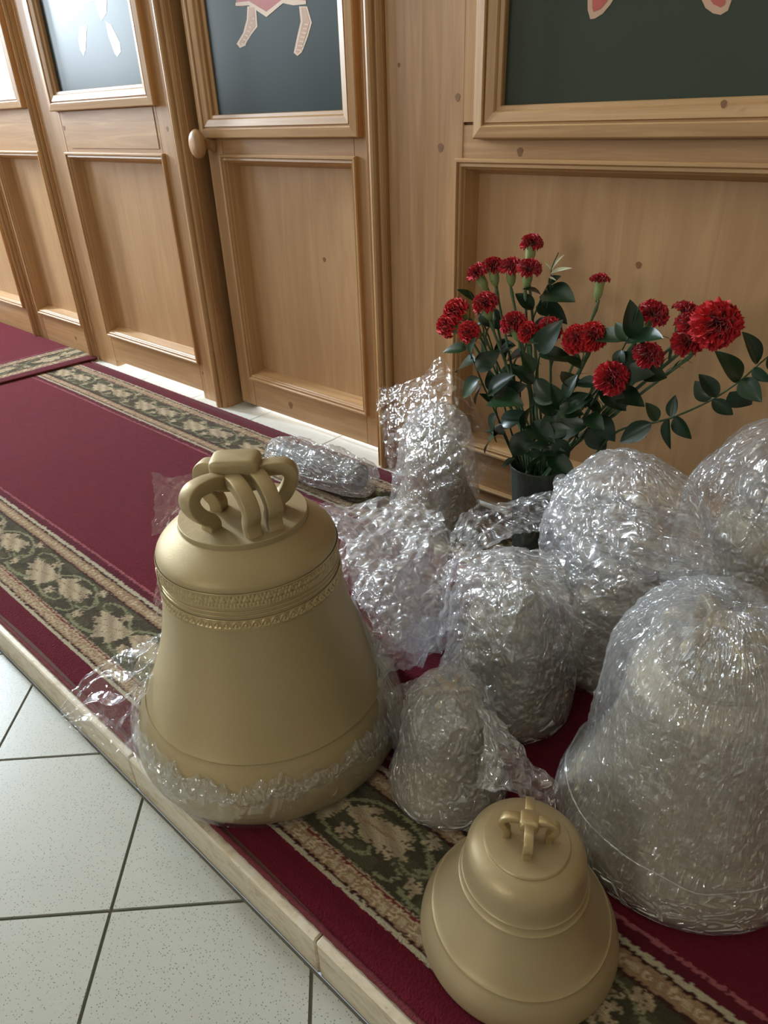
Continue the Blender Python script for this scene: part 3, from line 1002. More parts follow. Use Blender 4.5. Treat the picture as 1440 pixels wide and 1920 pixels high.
for az, k in ((-85, .97), (47, .84), (-152, .62)):
    link('crown_loop', strap_me([(a * k if a > .02 else a, b - .006 if b > .5 else b) for a, b in LOOP], .027, .024, math.radians(az)), M['bronze'], bigcrown)
LOOPF = [(.012, .545), (.040, .548), (.064, .541), (.081, .526), (.086, .511), (.080, .496), (.079, .482), (.083, .470)]
for off in (-.019, .019):
    link('crown_loop', strap_me(LOOPF, .026, .021, math.radians(-14), off), M['bronze'], bigcrown)
link('crown_head', superbox(0, 0, .550, .041, .028, .029, math.radians(42), .32), M['bronze'], bigcrown)
med = lathe_me([(.0, .004), (.010, .0038), (.0135, .003), (.015, .0042), (.017, .003), (.018, -.002)], 32)
mo = link('relief_medallion', med, M['bronze_bright'], bigbody)
aa = math.radians(-116); mo.location = (.1555 * math.cos(aa), .1555 * math.sin(aa), .376); mo.rotation_euler = (0, PI / 2 * .99, aa); mo.scale = (1.5, .9, .8)
tag(mo, 'oval relief with raised rim')

SMALL = [(.128, .004), (.134, .0), (.140, .002), (.1425, .008), (.1425, .014), (.139, .030), (.1325, .045), (.1262, .0565), (.1268, .0582), (.1238, .0600), (.114, .076), (.103, .096), (.0945, .116), (.0888, .134), (.0893, .1355), (.0868, .138), (.0850, .146), (.0855, .1475), (.0838, .150), (.0820, .164), (.0806, .178), (.0780, .188), (.0720, .196), (.0640, .2015), (.0585, .2035), (.0568, .2045), (.0555, .2085), (.04, .210), (.0, .211)]
small = empty('church_bell', (-.261, .541, 0.001))
tag(small, 'small smooth bare bronze bell in the foreground on the carpet border', 'bell')
link('bell_body', lathe_me([(.122, .02)] + smooth_prof(SMALL, 2), 128), M['bronze_pale'], small)
LS = [(.003, .2440), (.016, .2475), (.028, .2465), (.0345, .2405), (.0345, .2335), (.029, .2245), (.027, .2165), (.0285, .208)]
for az in (-60, 30, 120, 210):
    link('crown_loop', strap_me(LS, .0125, .0095, math.radians(az)), M['bronze_bright'], small)
link('crown_head', superbox(0, 0, .2440, .013, .013, .009, math.radians(30), .4), M['bronze_bright'], small)
link('crown_stem', lathe_me(smooth_prof([(.010, .209), (.0075, .216), (.006, .228), (.0085, .242), (.0, .2425)], 3), 20), M['bronze_pale'], small)


# ------------------------------------------------------------------ plastic film
def tri(t): return np.abs(2 * (t - np.floor(t + .5)))


def swave(Q, rng, wl, k=5):
    s = 0
    for _ in range(k):
        d = rng.normal(size=3); d /= np.linalg.norm(d); s = s + np.sin(Q @ d * (2 * PI / (wl * rng.uniform(.6, 1.6))) + rng.uniform(0, 7))
    return s / math.sqrt(k)


def folds(Q, rng, wl, k=4, warp=.5):
    """sharp creased height field, about -0.5..0.5"""
    s = 0
    w = swave(Q, rng, wl * 2.5) * warp
    for i in range(k):
        d = rng.normal(size=3); d /= np.linalg.norm(d)
        env = .5 + .5 * np.clip(swave(Q, rng, wl * 3.5, 3), -1, 1)
        s = s + (tri(Q @ d / (wl * rng.uniform(.7, 1.5)) + rng.uniform(0, 1) + w * rng.uniform(.3, 1)) - .5) * env
    return s / math.sqrt(k)


def shell(prof, nth=220, nz=150, seed=1, amp=.010, lump=.05, lowfade=.05, lobes=0.0, tilt=(0, 0), uvr=.15, wl=.05):
    """crumpled sleeve of film round a vertical axis"""
    rng = np.random.default_rng(seed)
    pr = np.array(smooth_prof(prof, 12))
    seg = np.r_[0, np.cumsum(np.hypot(*np.diff(pr, axis=0).T))]
    s = np.linspace(0, seg[-1], nz)
    r = np.interp(s, seg, pr[:, 0]); z = np.interp(s, seg, pr[:, 1])
    th = np.linspace(0, 2 * PI, nth, endpoint=False)
    ct, st = np.cos(th)[:, None], np.sin(th)[:, None]
    Q = np.stack([r[None] * ct, r[None] * st, np.broadcast_to(z[None], (nth, nz))], -1)
    H = z.max()
    a = np.clip((z - lowfade * .35) / (lowfade + 1e-6), 0.04, 1)[None, :]
    lw = swave(Q, rng, .16) * lump * np.maximum(r, .06)[None, :] * .6
    lw = lw + lobes * r[None] * np.sin(th[:, None] * 5 + swave(Q, rng, .2) * 1.2)
    d = (lw + amp * folds(Q, rng, wl * 1.3, 4) + amp * .5 * folds(Q, rng, wl * .5, 4) + amp * .2 * folds(Q, rng, wl * .2, 4)) * a
    nr = np.gradient(z, s); nzv = -np.gradient(r, s)
    P = np.empty_like(Q)
    P[..., 0] = (r[None] + d * nr[None]) * ct + tilt[0] * (z / H)[None] ** 2
    P[..., 1] = (r[None] + d * nr[None]) * st + tilt[1] * (z / H)[None] ** 2
    P[..., 2] = np.maximum(Q[..., 2] + d * nzv[None], .0015)
    uv = np.stack([np.broadcast_to(th[:, None] * uvr, (nth, nz)), np.broadcast_to(s[None], (nth, nz))], -1)
    return grid_mesh(P, close_u=True, uv=uv)


def sheet(ctrl, nu=110, nv=90, seed=1, amp=.01, wl=.05, edge_jag=.004, zmin=.002, pleat=(0, 6)):
    """crumpled loose sheet through a control grid of points (rows x cols x 3)"""
    c = np.array(ctrl, float)
    rng = np.random.default_rng(seed)
    def interp(A, n):
        m = len(A); t = np.linspace(0, m - 1, n); i = np.minimum(t.astype(int), m - 2); f = (t - i)
        f = f.reshape((-1,) + (1,) * (A.ndim - 1))
        p0 = A[np.maximum(i - 1, 0)]; p1 = A[i]; p2 = A[i + 1]; p3 = A[np.minimum(i + 2, m - 1)]
        return .5 * (2 * p1 + (-p0 + p2) * f + (2 * p0 - 5 * p1 + 4 * p2 - p3) * f ** 2 + (-p0 + 3 * p1 - 3 * p2 + p3) * f ** 3)
    G = interp(c, nu); G = np.swapaxes(interp(np.swapaxes(G, 0, 1), nv), 0, 1)
    du = np.gradient(G, axis=0); dv = np.gradient(G, axis=1)
    N_ = np.cross(du, dv); N_ /= np.linalg.norm(N_, axis=-1, keepdims=True) + 1e-9
    h = amp * folds(G, rng, wl * 1.3, 4) + amp * .4 * folds(G, rng, wl * .5, 4) + amp * .5 * swave(G, rng, wl * 2.2)
    if pleat[0]: h = h + pleat[0] * (tri(np.linspace(0, pleat[1], nv)[None, :] + .35 * swave(G, rng, .12)) - .5) * np.sin(np.linspace(.15, PI - .15, nv))[None, :]
    P = G + N_ * h[..., None] + np.stack([swave(G, rng, wl * .5), swave(G, rng, wl * .5), swave(G, rng, wl * .5)], -1) * edge_jag
    P[..., 2] = np.maximum(P[..., 2], zmin + .001 * np.abs(h) / amp)
    L1 = np.linalg.norm(c[-1].mean(0) - c[0].mean(0)); L2 = np.linalg.norm(c[:, -1].mean(0) - c[:, 0].mean(0))
    a = np.linspace(0, L1, nu)[:, None] + np.zeros((1, nv)); b = np.linspace(0, L2, nv)[None] + np.zeros((nu, 1))
    return grid_mesh(P, uv=np.stack([a, b], -1))


def wrapped_bell(cx, cy, s, seed, label, prof, amp=.010, lump=.05, tilt=(0, 0), flaps=(), fm='film', lowfade=.05, wl=.05, az0=0, lobes=0.0):
    r = empty('wrapped_bell', (cx, cy, .001))
    tag(r, label, 'bell', 'bells wrapped in clear plastic film')
    link('bell_body', lathe_me([(.23 * s, .03 * s)] + scale_prof(BPROF, s), 96), M['bronze_wrap'], r)
    cp = link('crown_plate', lathe_me(scale_prof([(.1100, .4615)] + CRN, s), 64), M['bronze_wrap'], r)
    for k in range(6):
        link('crown_loop', strap_me(scale_prof(LOOP, s), .021 * s, .019 * s, math.radians(az0 + 60 * k), 0, 5), M['bronze_bright'], cp)
    link('crown_head', superbox(0, 0, .563 * s, .036 * s, .028 * s, .024 * s, math.radians(az0), .42, 16), M['bronze_bright'], cp)
    ip = [(a * s + .0045, b * s) for a, b in ((.2625, .008), (.2630, .030), (.2500, .075), (.2262, .1185), (.19, .203), (.1745, .252), (.164, .30), (.1578, .342), (.1560, .40), (.150, .435), (.125, .485), (.115, .55), (.08, .60), (.03, .62))]
    link('inner_plastic_wrap', shell(ip, 220, 150, seed + 50, .007, .03, .04, 0, (0, 0), .2 * s, .035), M['film_inner'], r)
    link('plastic_wrap', shell(prof, 320, 230, seed, amp, lump, lowfade, lobes, tilt, .2 * s, wl), M[fm], r)
    for k, (ctrl, mat) in enumerate(flaps):
        me = sheet([[(q[0] - cx, q[1] - cy, q[2] - .001) for q in row] for row in ctrl], 80, 70, seed * 7 + k, amp * .8, wl, .003)
        link('plastic_flap', me, M[mat], r)
    return r


def wp(s, puff=0.0, top=.62, k=1.0):
    """film outline over a bell of scale s"""
    return [(.266 * s, .002), (.267 * s, .03 * s), (.250 * s + puff * .2, .085 * s), (.236 * s + puff * .4, .125 * s), (.212 * s + puff * .7, .19 * s), (.192 * s + puff, .26 * s), (.180 * s + puff * 1.1, .34 * s),
            (.176 * s + puff, .41 * s), (.160 * s + puff * .8, .48 * s), (.128 * s + puff * .5, .54 * s), (.085 * s + puff * .2, (top - .035) * s), (.035 * s, top * s), (.002, (top - .01) * s)]


# right front, biggest of the wrapped ones
W7 = wrapped_bell(-.16, .868, .736, 11, 'largest wrapped bell at the right edge, film streaked round its wide lip',
             [(.196, .002), (.198, .018), (.192, .045), (.180, .075), (.168, .105), (.160, .15), (.156, .21), (.153, .28), (.148, .335), (.132, .385), (.104, .425), (.06, .452), (.002, .458)],
             .010, .035, (.0, .0), (), 'film_streak', .10, .05, 10)
# gathered hem of the bag round the foot of that bell
th_ = np.linspace(0, 2 * PI, 260)
rq = np.random.default_rng(77)
hq = np.stack([np.cos(th_), np.sin(th_), 0 * th_], -1) * .18
hem = hq * (1 + .02 * swave(hq, rq, .12)[:, None]); hem[:, 2] = .088 + .008 * swave(hq, rq, .2); hem[-1] = hem[0]
link('film_hem', tube_me(hem, list(.0012 + .0010 * np.abs(swave(hq, rq, .03))), 7), M['film_loose'], W7)
# centre
wrapped_bell(-.535, .925, .50, 12, 'wrapped bell in the middle of the group behind the smallest wrapped one',
             [(.134, .002), (.136, .018), (.134, .05), (.128, .085), (.122, .13), (.118, .18), (.114, .225), (.104, .265), (.082, .30), (.045, .325), (.002, .33)], .009, .06, (0, 0),
             [([[at_y(820, 1230, .88), at_y(840, 1060, .93), at_y(930, 1025, .96), at_y(1060, 1040, .97)],
                [at_y(850, 1180, .80), at_y(870, 1090, .83), at_y(940, 1060, .86), at_y(1060, 1080, .88)],
                [at_y(960, 1245, .76), at_y(960, 1170, .77), at_y(1000, 1110, .80), at_y(1075, 1150, .84)]], 'film_loose')],
             'film', .05, .05, 25)
# smallest
wrapped_bell(-.497, .684, .393, 13, 'smallest wrapped bell between the large bare bell and the small bare bell',
             [(.1055, .002), (.1065, .014), (.102, .035), (.092, .06), (.085, .09), (.081, .125), (.079, .16), (.070, .195), (.05, .225), (.025, .238), (.002, .24)], .007, .05, (0, 0),
             [([[at_y(712, 1335, .69), at_y(745, 1285, .70), at_y(830, 1262, .72)],
                [at_y(735, 1400, .66), at_y(770, 1350, .64), at_y(850, 1310, .65)],
                [at_y(770, 1450, .62), at_y(820, 1400, .59), at_y(880, 1360, .60)]], 'film_loose'),
              ([[at_y(880, 1300, .70), at_y(905, 1380, .64), at_y(890, 1475, .59)],
                [at_y(950, 1365, .68), at_y(965, 1415, .65), at_y(960, 1490, .61)],
                [at_y(1000, 1430, .67), at_y(1010, 1465, .66), at_y(1005, 1505, .64)],
                [at_y(1035, 1455, .67), at_y(1047, 1485, .66), at_y(1040, 1512, .65)]], 'film_loose')],
             'film', .05, .045, 40)
# behind, centre right: very loosely bagged
wrapped_bell(-.43, 1.15, .42, 14, 'loosely bagged wrapped bell directly in front of the carnations',
             [(.116, .002), (.120, .025), (.126, .07), (.138, .13), (.150, .20), (.157, .27), (.152, .34), (.128, .40), (.092, .45), (.04, .483), (.002, .48)], .012, .09, (.0, .0),
             [([[at_y(1045, 895, 1.20), at_y(1120, 875, 1.21), at_y(1190, 848, 1.22), at_y(1290, 905, 1.22)],
                [at_y(1030, 985, 1.12), at_y(1120, 940, 1.08), at_y(1200, 930, 1.07), at_y(1310, 970, 1.12)],
                [at_y(1060, 1060, 1.02), at_y(1130, 1030, .98), at_y(1220, 1020, .98), at_y(1345, 1060, 1.04)],
                [at_y(1100, 1130, .98), at_y(1150, 1100, .96), at_y(1230, 1090, .97), at_y(1330, 1080, 1.02)]], 'film_loose')],
             'film', .05, .055, 5)
# far right against the screen
wrapped_bell(-.20, 1.355, .745, 15, 'wrapped bell in the right back corner against the pine screen',
             [(.199, .002), (.201, .02), (.196, .06), (.188, .11), (.184, .17), (.184, .24), (.186, .31), (.180, .38), (.158, .44), (.118, .50), (.06, .535), (.002, .54)], .012, .07, (0, 0), (), 'film', .05, .055, 15)
# back left by the door
wrapped_bell(-1.105, 1.425, .50, 16, 'wrapped bell beside the door post with film standing up above it',
             [(.134, .002), (.136, .018), (.133, .05), (.126, .085), (.118, .13), (.112, .18), (.108, .225), (.098, .265), (.078, .31), (.042, .345), (.002, .35)], .010, .07, (0, 0),
             [([[at_y(712, 728, 1.46), at_y(740, 722, 1.46), at_y(790, 705, 1.47), at_y(832, 668, 1.48), at_y(880, 740, 1.47)],
                [at_y(706, 770, 1.42), at_y(745, 770, 1.40), at_y(800, 760, 1.39), at_y(850, 750, 1.40), at_y(905, 790, 1.42)],
                [at_y(722, 840, 1.36), at_y(755, 845, 1.31), at_y(810, 845, 1.29), at_y(860, 840, 1.30), at_y(922, 850, 1.36)],
                [at_y(735, 900, 1.31), at_y(765, 920, 1.27), at_y(815, 925, 1.25), at_y(860, 915, 1.26), at_y(905, 905, 1.31)]], 'film_thin')],
             'film', .05, .05, 30)

# roll of film lying on the carpet by the door
rl = empty('film_roll', (-1.50, 1.335, .073)); rl.scale = (1.14, 1.14, 1.14); tag(rl, 'clear plastic film bundle lying on its side behind the large bare bell', 'plastic film')


def lying(me, az):
    co = np.zeros(len(me.vertices) * 3, np.float32); me.vertices.foreach_get('co', co); co = co.reshape(-1, 3)
    x = co[:, 2].copy(); y = co[:, 1].copy(); z = -co[:, 0].copy()
    ca, sa = math.cos(az), math.sin(az)
    me.vertices.foreach_set('co', np.stack([x * ca - y * sa, x * sa + y * ca, np.maximum(z, -.062)], -1).astype(np.float32).ravel()); me.update()
    return me


core = lathe_me([(.012, -.14), (.040, -.14), (.042, -.13), (.042, .13), (.040, .14), (.012, .14)], 40)
link('rolled_core', lying(core, .10), M['roll'], rl)
sh = shell([(.002, .0), (.040, .005), (.054, .03), (.058, .10), (.062, .20), (.058, .30), (.052, .345), (.03, .365), (.002, .37)], 150, 170, 21, .010, .10, .0, .0, (0, 0), .06, .04)
co = np.zeros(len(sh.vertices) * 3, np.float32); sh.vertices.foreach_get('co', co); co = co.reshape(-1, 3); co[:, 2] -= .185; sh.vertices.foreach_set('co', co.ravel())
link('plastic_wrap', lying(sh, .10), M['film'], rl)

# film pulled off the large bell: gathered round the rim, spread on the left and heaped on the right
fg = empty('unwrapped_film', (-.8638, .586, .001))
tag(fg, 'clear film pulled down around the rim of the large bare bell', 'plastic film')
ox, oy = -.8638, .586
loc = lambda q: (q[0] - ox, q[1] - oy, q[2] - .001)


def rim_film(seed=31):
    """sleeve left round the lip: ragged upper edge, slack outward on the left"""
    rng = np.random.default_rng(seed)
    nth, nz = 420, 60
    th = np.linspace(0, 2 * PI, nth, endpoint=False)
    view = -34 * PI / 180
    dth = np.mod(th - view + PI, 2 * PI) - PI         # 0 towards the viewer, negative to the left
    Qc = np.stack([.26 * np.cos(th), .26 * np.sin(th), 0 * th], -1)
    top = .084 + .012 * swave(Qc, rng, .16) + .007 * swave(Qc, rng, .05) + .004 * swave(Qc, rng, .02)
    top = top + .10 * np.exp(-((dth + 1.75) / .5) ** 2) + .16 * np.exp(-((dth - 1.55) / .45) ** 2) + .05 * np.exp(-((np.abs(dth) - PI) / .8) ** 2)
    t = np.linspace(0, 1, nz)[None]
    z = .004 + (top[:, None] - .004) * t
    bp = np.array(BPROF); o = np.argsort(bp[:, 1]); bs = bp[o]
    rb = np.interp(z, bs[:, 1], bs[:, 0])
    rb = np.where(z < .02, .2628, rb)
    slack = .002 + .005 * t ** 2 * (.5 + .5 * np.sin(th * 5)[:, None]) + .030 * np.exp(-((dth[:, None] + 1.55) / .4) ** 2) * t
    Q = np.stack([rb * np.cos(th)[:, None], rb * np.sin(th)[:, None], z], -1)
    d = slack + (.004 * folds(Q, rng, .05, 5) + .003 * folds(Q, rng, .02, 5)) * t ** 1.5 + .0012
    d = np.maximum(d, .0018)
    rr = rb + d
    P = np.stack([rr * np.cos(th)[:, None], rr * np.sin(th)[:, None], z - .006 * t * np.abs(folds(Q, rng, .03))], -1)
    P[..., 2] = np.maximum(P[..., 2], .003)
    return grid_mesh(P, close_u=True, uv=np.stack([np.broadcast_to(th[:, None] * .26, z.shape), z], -1))


link('film_sleeve', rim_film(), M['film_thin'], fg)
# crumpled roll of the ragged edge along the front of the lip
def edge_roll():
    rng = np.random.default_rng(5)
    th = np.radians(np.linspace(-150, 18, 260)); n = 26
    q = np.linspace(0, 1, n)[None]
    Qc = np.stack([.26 * np.cos(th), .26 * np.sin(th), 0 * th], -1)
    zc = (.066 + .010 * swave(Qc, rng, .14) + .004 * swave(Qc, rng, .04))[:, None]
    z = zc + (q - .35) * np.maximum(.036 + .014 * swave(Qc, rng, .12) + .009 * swave(Qc, rng, .04) + .005 * swave(Qc, rng, .015), .006)[:, None]
    bp = np.array(BPROF); o = np.argsort(bp[:, 1]); bs = bp[o]
    rb = np.interp(z, bs[:, 1], bs[:, 0])
    Q = np.stack([rb * np.cos(th)[:, None], rb * np.sin(th)[:, None], z], -1)
    d = .003 + .004 * np.sin(q * PI) + .007 * np.abs(folds(Q, rng, .03, 5)) + .004 * folds(Q, rng, .012, 5)
    rr = rb + np.maximum(d, .002)
    P = np.stack([rr * np.cos(th)[:, None], rr * np.sin(th)[:, None], z], -1)
    return grid_mesh(P, uv=np.stack([np.broadcast_to(th[:, None] * .26, z.shape), z], -1))


link('film_edge', edge_roll(), M['film_edge'], fg)
# peak at the left, reaching out over the step
peak = [[at_z(305, 1185, .20), at_z(295, 1260, .17), at_z(255, 1330, .13), at_z(262, 1430, .07)],
        [at_z(240, 1215, .155), at_z(235, 1280, .13), at_z(222, 1345, .10), at_z(225, 1420, .05)],
        [at_z(165, 1265, .11), at_z(172, 1310, .10), at_z(172, 1355, .075), at_z(185, 1395, .045)],
        [at_z(112, 1325, .08), at_z(115, 1338, .07), at_z(122, 1352, .06), at_z(135, 1370, .05)]]
link('film_peak', sheet([[loc(q) for q in r] for r in peak], 120, 110, 33, .003, .06, .0012, zmin=-.05, pleat=(.012, 5)), M['film_thin'], fg)
# flap at the left of the shoulder
flap = [[at_y(285, 882, .520), at_y(320, 895, .545), at_y(370, 880, .60)],
        [at_y(288, 950, .505), at_y(325, 950, .535), at_y(365, 930, .60)],
        [at_y(285, 1005, .485), at_y(312, 995, .52), at_y(340, 985, .59)]]
link('film_flap', sheet([[loc(q) for q in r] for r in flap], 60, 60, 34, .006, .03, .002), M['film_thin'], fg)
back = [[at_y(296, 1085, .50), at_y(315, 1000, .56), at_y(375, 905, .63), at_y(420, 880, .68)],
        [at_y(291, 1130, .48), at_y(304, 1050, .54), at_y(340, 960, .62), at_y(400, 930, .67)],
        [at_y(303, 1180, .47), at_y(308, 1120, .52), at_y(326, 1060, .61), at_y(380, 1010, .67)]]
link('film_flap', sheet([[loc(q) for q in r] for r in back], 60, 70, 35, .004, .04, .002), M['film_thin'], fg)

hp = empty('film_heap', (-.75, .95, .001))
tag(hp, 'tall heap of crumpled clear film between the large bare bell and the middle wrapped bell', 'plastic film')
hl = lambda q: (q[0] + .75, q[1] - .95, q[2] - .001)
heaps = [
    [[at_y(560, 935, .98), at_y(650, 965, 1.02), at_y(740, 950, 1.10), at_y(830, 960, 1.12)],
     [at_y(625, 985, .90), at_y(690, 1010, .92), at_y(760, 1010, .97), at_y(840, 1020, 1.00)],
     [at_y(640, 1060, .84), at_y(700, 1080, .84), at_y(770, 1090, .88), at_y(840, 1100, .93)],
     [at_y(668, 1150, .78), at_y(715, 1170, .77), at_y(770, 1180, .82), at_y(830, 1190, .90)],
     [at_y(715, 1270, .70), at_y(735, 1260, .73), at_y(770, 1250, .80), at_y(800, 1240, .88)]],
    [[at_y(600, 950, 1.05), at_y(700, 940, 1.15), at_y(780, 940, 1.18), at_y(850, 1000, 1.10)],
     [at_y(640, 1010, .98), at_y(710, 1000, 1.02), at_y(790, 1010, 1.05), at_y(850, 1060, 1.02)],
     [at_y(660, 1100, .88), at_y(730, 1110, .90), at_y(800, 1120, .94), at_y(850, 1140, .96)],
     [at_y(720, 1210, .80), at_y(760, 1220, .84), at_y(800, 1220, .90), at_y(840, 1220, .95)]],
]
for k, h in enumerate(heaps):
    link('film_fold', sheet([[hl(q) for q in r] for r in h], 150, 120, 40 + k, .016, .06, .004), M['film_heap'], hp)
core_pts = [[at_y(640, 1000, 1.0), at_y(720, 985, 1.06), at_y(800, 1000, 1.08)],
            [at_y(680, 1090, .95), at_y(740, 1090, .98), at_y(810, 1100, 1.0)],
            [at_y(740, 1200, .88), at_y(770, 1200, .92), at_y(815, 1210, .96)]]
link('film_fold', sheet([[hl(q) for q in r] for r in core_pts], 120, 100, 47, .02, .05, .006), M['film_heap'], hp)

ts = empty('film_sheet', (-.70, 1.2, .001))
tag(ts, 'loose film sheet stretched from the middle wrapped bell toward the vase', 'plastic film')
tl_ = lambda q: (q[0] + .70, q[1] - 1.2, q[2] - .001)
st_ = [[at_y(835, 1035, 1.02), at_y(880, 950, 1.16), at_y(950, 935, 1.24), at_y(1035, 925, 1.28)],
       [at_y(850, 1040, .99), at_y(910, 985, 1.10), at_y(980, 965, 1.17), at_y(1050, 950, 1.22)],
       [at_y(880, 1045, .97), at_y(950, 1015, 1.03), at_y(1010, 995, 1.10), at_y(1060, 990, 1.15)]]
link('film_spread', sheet([[tl_(q) for q in r] for r in st_], 110, 80, 52, .012, .06, .003), M['film_loose'], ts)

# ------------------------------------------------------------------ vase and flowers
VX, VY = -.775, 1.43
vase = empty('vase', (VX, VY, -.008)); tag(vase, 'grey green tinted vase holding the carnations', 'vase')
link('vase_body', lathe_me(smooth_prof([(.0, .004), (.048, .004), (.052, .010), (.056, .08), (.064, .18), (.073, .262), (.076, .272), (.073, .274), (.070, .262), (.060, .18), (.052, .08), (.048, .014), (.0, .012)], 4), 64), M['vase'], vase)
link('water', lathe_me([(.0, .016), (.046, .016), (.058, .18), (.0, .181)], 48), simple('vase_water', (40, 58, 48), .1), vase)


def bloom_me(R_, seed, npet=34, open_=1.0):
    """ruffled carnation head, origin at its base, axis +z"""
    rng = np.random.default_rng(seed)
    V = []; F = []
    nu, nv = 5, 11
    for k in range(npet):
        lay = (k + .5) / npet                       # 0 inner, 1 outer
        az = k * 2.39996 + rng.uniform(-.3, .3)
        el = (82 - 92 * lay * open_ + rng.uniform(-9, 9)) * PI / 180
        L = R_ * (.80 + .24 * lay + rng.uniform(-.06, .06)); w = R_ * (.85 + .3 * rng.random())
        b = len(V)
        tw = rng.uniform(-.5, .5)
        for i in range(nu):
            a = i / (nu - 1)
            for j in range(nv):
                c = j / (nv - 1) * 2 - 1
                wid = w * (.12 + .88 * a ** .8)
                rad = L * a * (1 - .16 * c * c)
                if i == nu - 1: rad *= 1 + .06 * (-1) ** j * rng.uniform(.5, 1.2)
                ruf = R_ * .22 * a * a * math.sin(c * 8.5 + k * 1.7) + R_ * .05 * rng.normal() * a
                # local petal frame
                ca, sa = math.cos(az + tw * a * .4), math.sin(az + tw * a * .4)
                e = el - .55 * a * lay
                x = rad * math.cos(e) - ruf * math.sin(e); zz = rad * math.sin(e) + ruf * math.cos(e)
                y = c * wid * .5
                V.append((x * ca - y * sa, x * sa + y * ca, zz + R_ * .15))
        for i in range(nu - 1):
            for j in range(nv - 1):
                F.append([b + i * nv + j, b + i * nv + j + 1, b + (i + 1) * nv + j + 1, b + (i + 1) * nv + j])
    me = mesh(V, F, True)
    return me


BLOOMS = {'full': [bloom_me(.026, 1, 46), bloom_me(.026, 2, 46), bloom_me(.026, 3, 46)], 'half': [bloom_me(.022, 4, 34, .72), bloom_me(.022, 5, 34, .62)], 'bud': [bloom_me(.016, 6, 22, .45)]}
for me in BLOOMS['full']: me.materials.append(M['petal'])
for me in BLOOMS['half'] + BLOOMS['bud']: me.materials.append(M['petal_dark'])
cal_prof = [(.0025, -.034), (.0045, -.031), (.0075, -.024), (.0088, -.014), (.0085, -.004), (.0100, .005), (.0092, .008), (.006, .004)]
CALYX = lathe_me(smooth_prof(cal_prof, 3), 14); CALYX.materials.append(M['calyx'])


def long_leaf_me(L=.07, w=.006):
    V = []; F = []; n = 10
    for i in range(n):
        a = i / (n - 1); ww = w * math.sin(PI * min(1, .12 + a * .88)) ** .7 * (1 - a * .6)
        x = L * a; z = .35 * L * math.sin(a * 2.2) - .35 * L * a * a
        for c in (-1, 0, 1): V.append((x, c * ww, z - (abs(c) - 1) * -.0012))
    for i in range(n - 1):
        for j in range(2): F.append([i * 3 + j, i * 3 + j + 1, (i + 1) * 3 + j + 1, (i + 1) * 3 + j])
    return mesh(V, F, True)


LONGLEAF = long_leaf_me(); LONGLEAF.materials.append(M['stem'])


def aim(o, d, spin=0.0):
    q = Vector(d).normalized().to_track_quat('Z', 'Y')
    o.rotation_mode = 'QUATERNION'
    from mathutils import Quaternion
    o.rotation_quaternion = q @ Quaternion((0, 0, 1), spin)


random.seed(5)
# (px, py, depth, kind, scale, tilt direction in the picture, label)
CARN = [
    (998, 446, 1.44, 'half', .92, (.05, 0, 1), 'topmost carnation, half open, standing alone above the bouquet'),
    (891, 503, 1.41, 'half', 1.0, (-.5, -.3, 1), 'red carnation at the left of the upper row of four'),
    (922, 490, 1.42, 'half', 1.05, (-.2, -.1, 1), 'second red carnation from the left in the upper row'),
    (957, 491, 1.42, 'half', 1.0, (.0, -.2, 1), 'third red carnation from the left in the upper row'),
    (993, 494, 1.41, 'half', 1.0, (.2, -.2, 1), 'rightmost red carnation of the upper row, below the topmost one'),
    (907, 558, 1.37, 'half', 1.1, (-.1, -.4, 1), 'red carnation just under the upper row at left'),
    (842, 574, 1.36, 'full', 1.05, (-.7, -.6, .7), 'upper bloom of the leftmost pair of full red carnations'),
    (826, 604, 1.34, 'full', .95, (-.8, -.6, .5), 'lower bloom of the leftmost pair of full red carnations'),
    (869, 618, 1.32, 'full', .88, (-.3, -.9, .5), 'full red carnation facing forward right of the leftmost pair'),
    (960, 595, 1.36, 'half', 1.15, (-.2, -.3, 1), 'red carnation at the middle of the bouquet with pale calyx showing'),
    (988, 612, 1.35, 'full', .80, (.1, -.5, .9), 'red carnation half hidden behind the upright bright leaf'),
    (1030, 604, 1.39, 'full', .95, (.1, -.4, .9), 'red carnation behind the bright leaf left of the wide central bloom'),
    (1075, 622, 1.35, 'full', 1.05, (-.2, -.6, .9), 'left bloom of the wide double carnation in the centre'),
    (1113, 618, 1.36, 'full', 1.05, (.3, -.5, .9), 'right bloom of the wide double carnation in the centre'),
    (1126, 519, 1.44, 'bud', 1.1, (.03, 0, 1), 'lone small carnation bud on a tall stem right of centre'),
    (1203, 606, 1.42, 'bud', 1.0, (.3, -.2, 1), 'tiny dark red carnation peeking out behind the upright dark leaf'),
    (1230, 577, 1.40, 'half', 1.15, (.45, -.2, 1), 'half open red carnation right of the upright dark leaf'),
    (1219, 657, 1.36, 'half', 1.1, (.4, -.4, 1), 'small red carnation under the right hand blooms'),
    (1150, 706, 1.31, 'half', 1.3, (.5, -.7, .5), 'lowest red carnation, drooping over the dark leaves'),
    (1288, 573, 1.42, 'bud', 1.25, (.1, 0, 1), 'small upper carnation beside the big right bloom'),
    (1300, 596, 1.40, 'half', 1.1, (.2, -.4, 1), 'red carnation touching the left of the big right bloom'),
    (1290, 630, 1.38, 'half', 1.15, (.1, -.7, .8), 'red carnation below the pair beside the big right bloom'),
    (1352, 601, 1.36, 'full', 1.5, (.5, -.8, .5), 'biggest fully open carnation at the right end'),
]
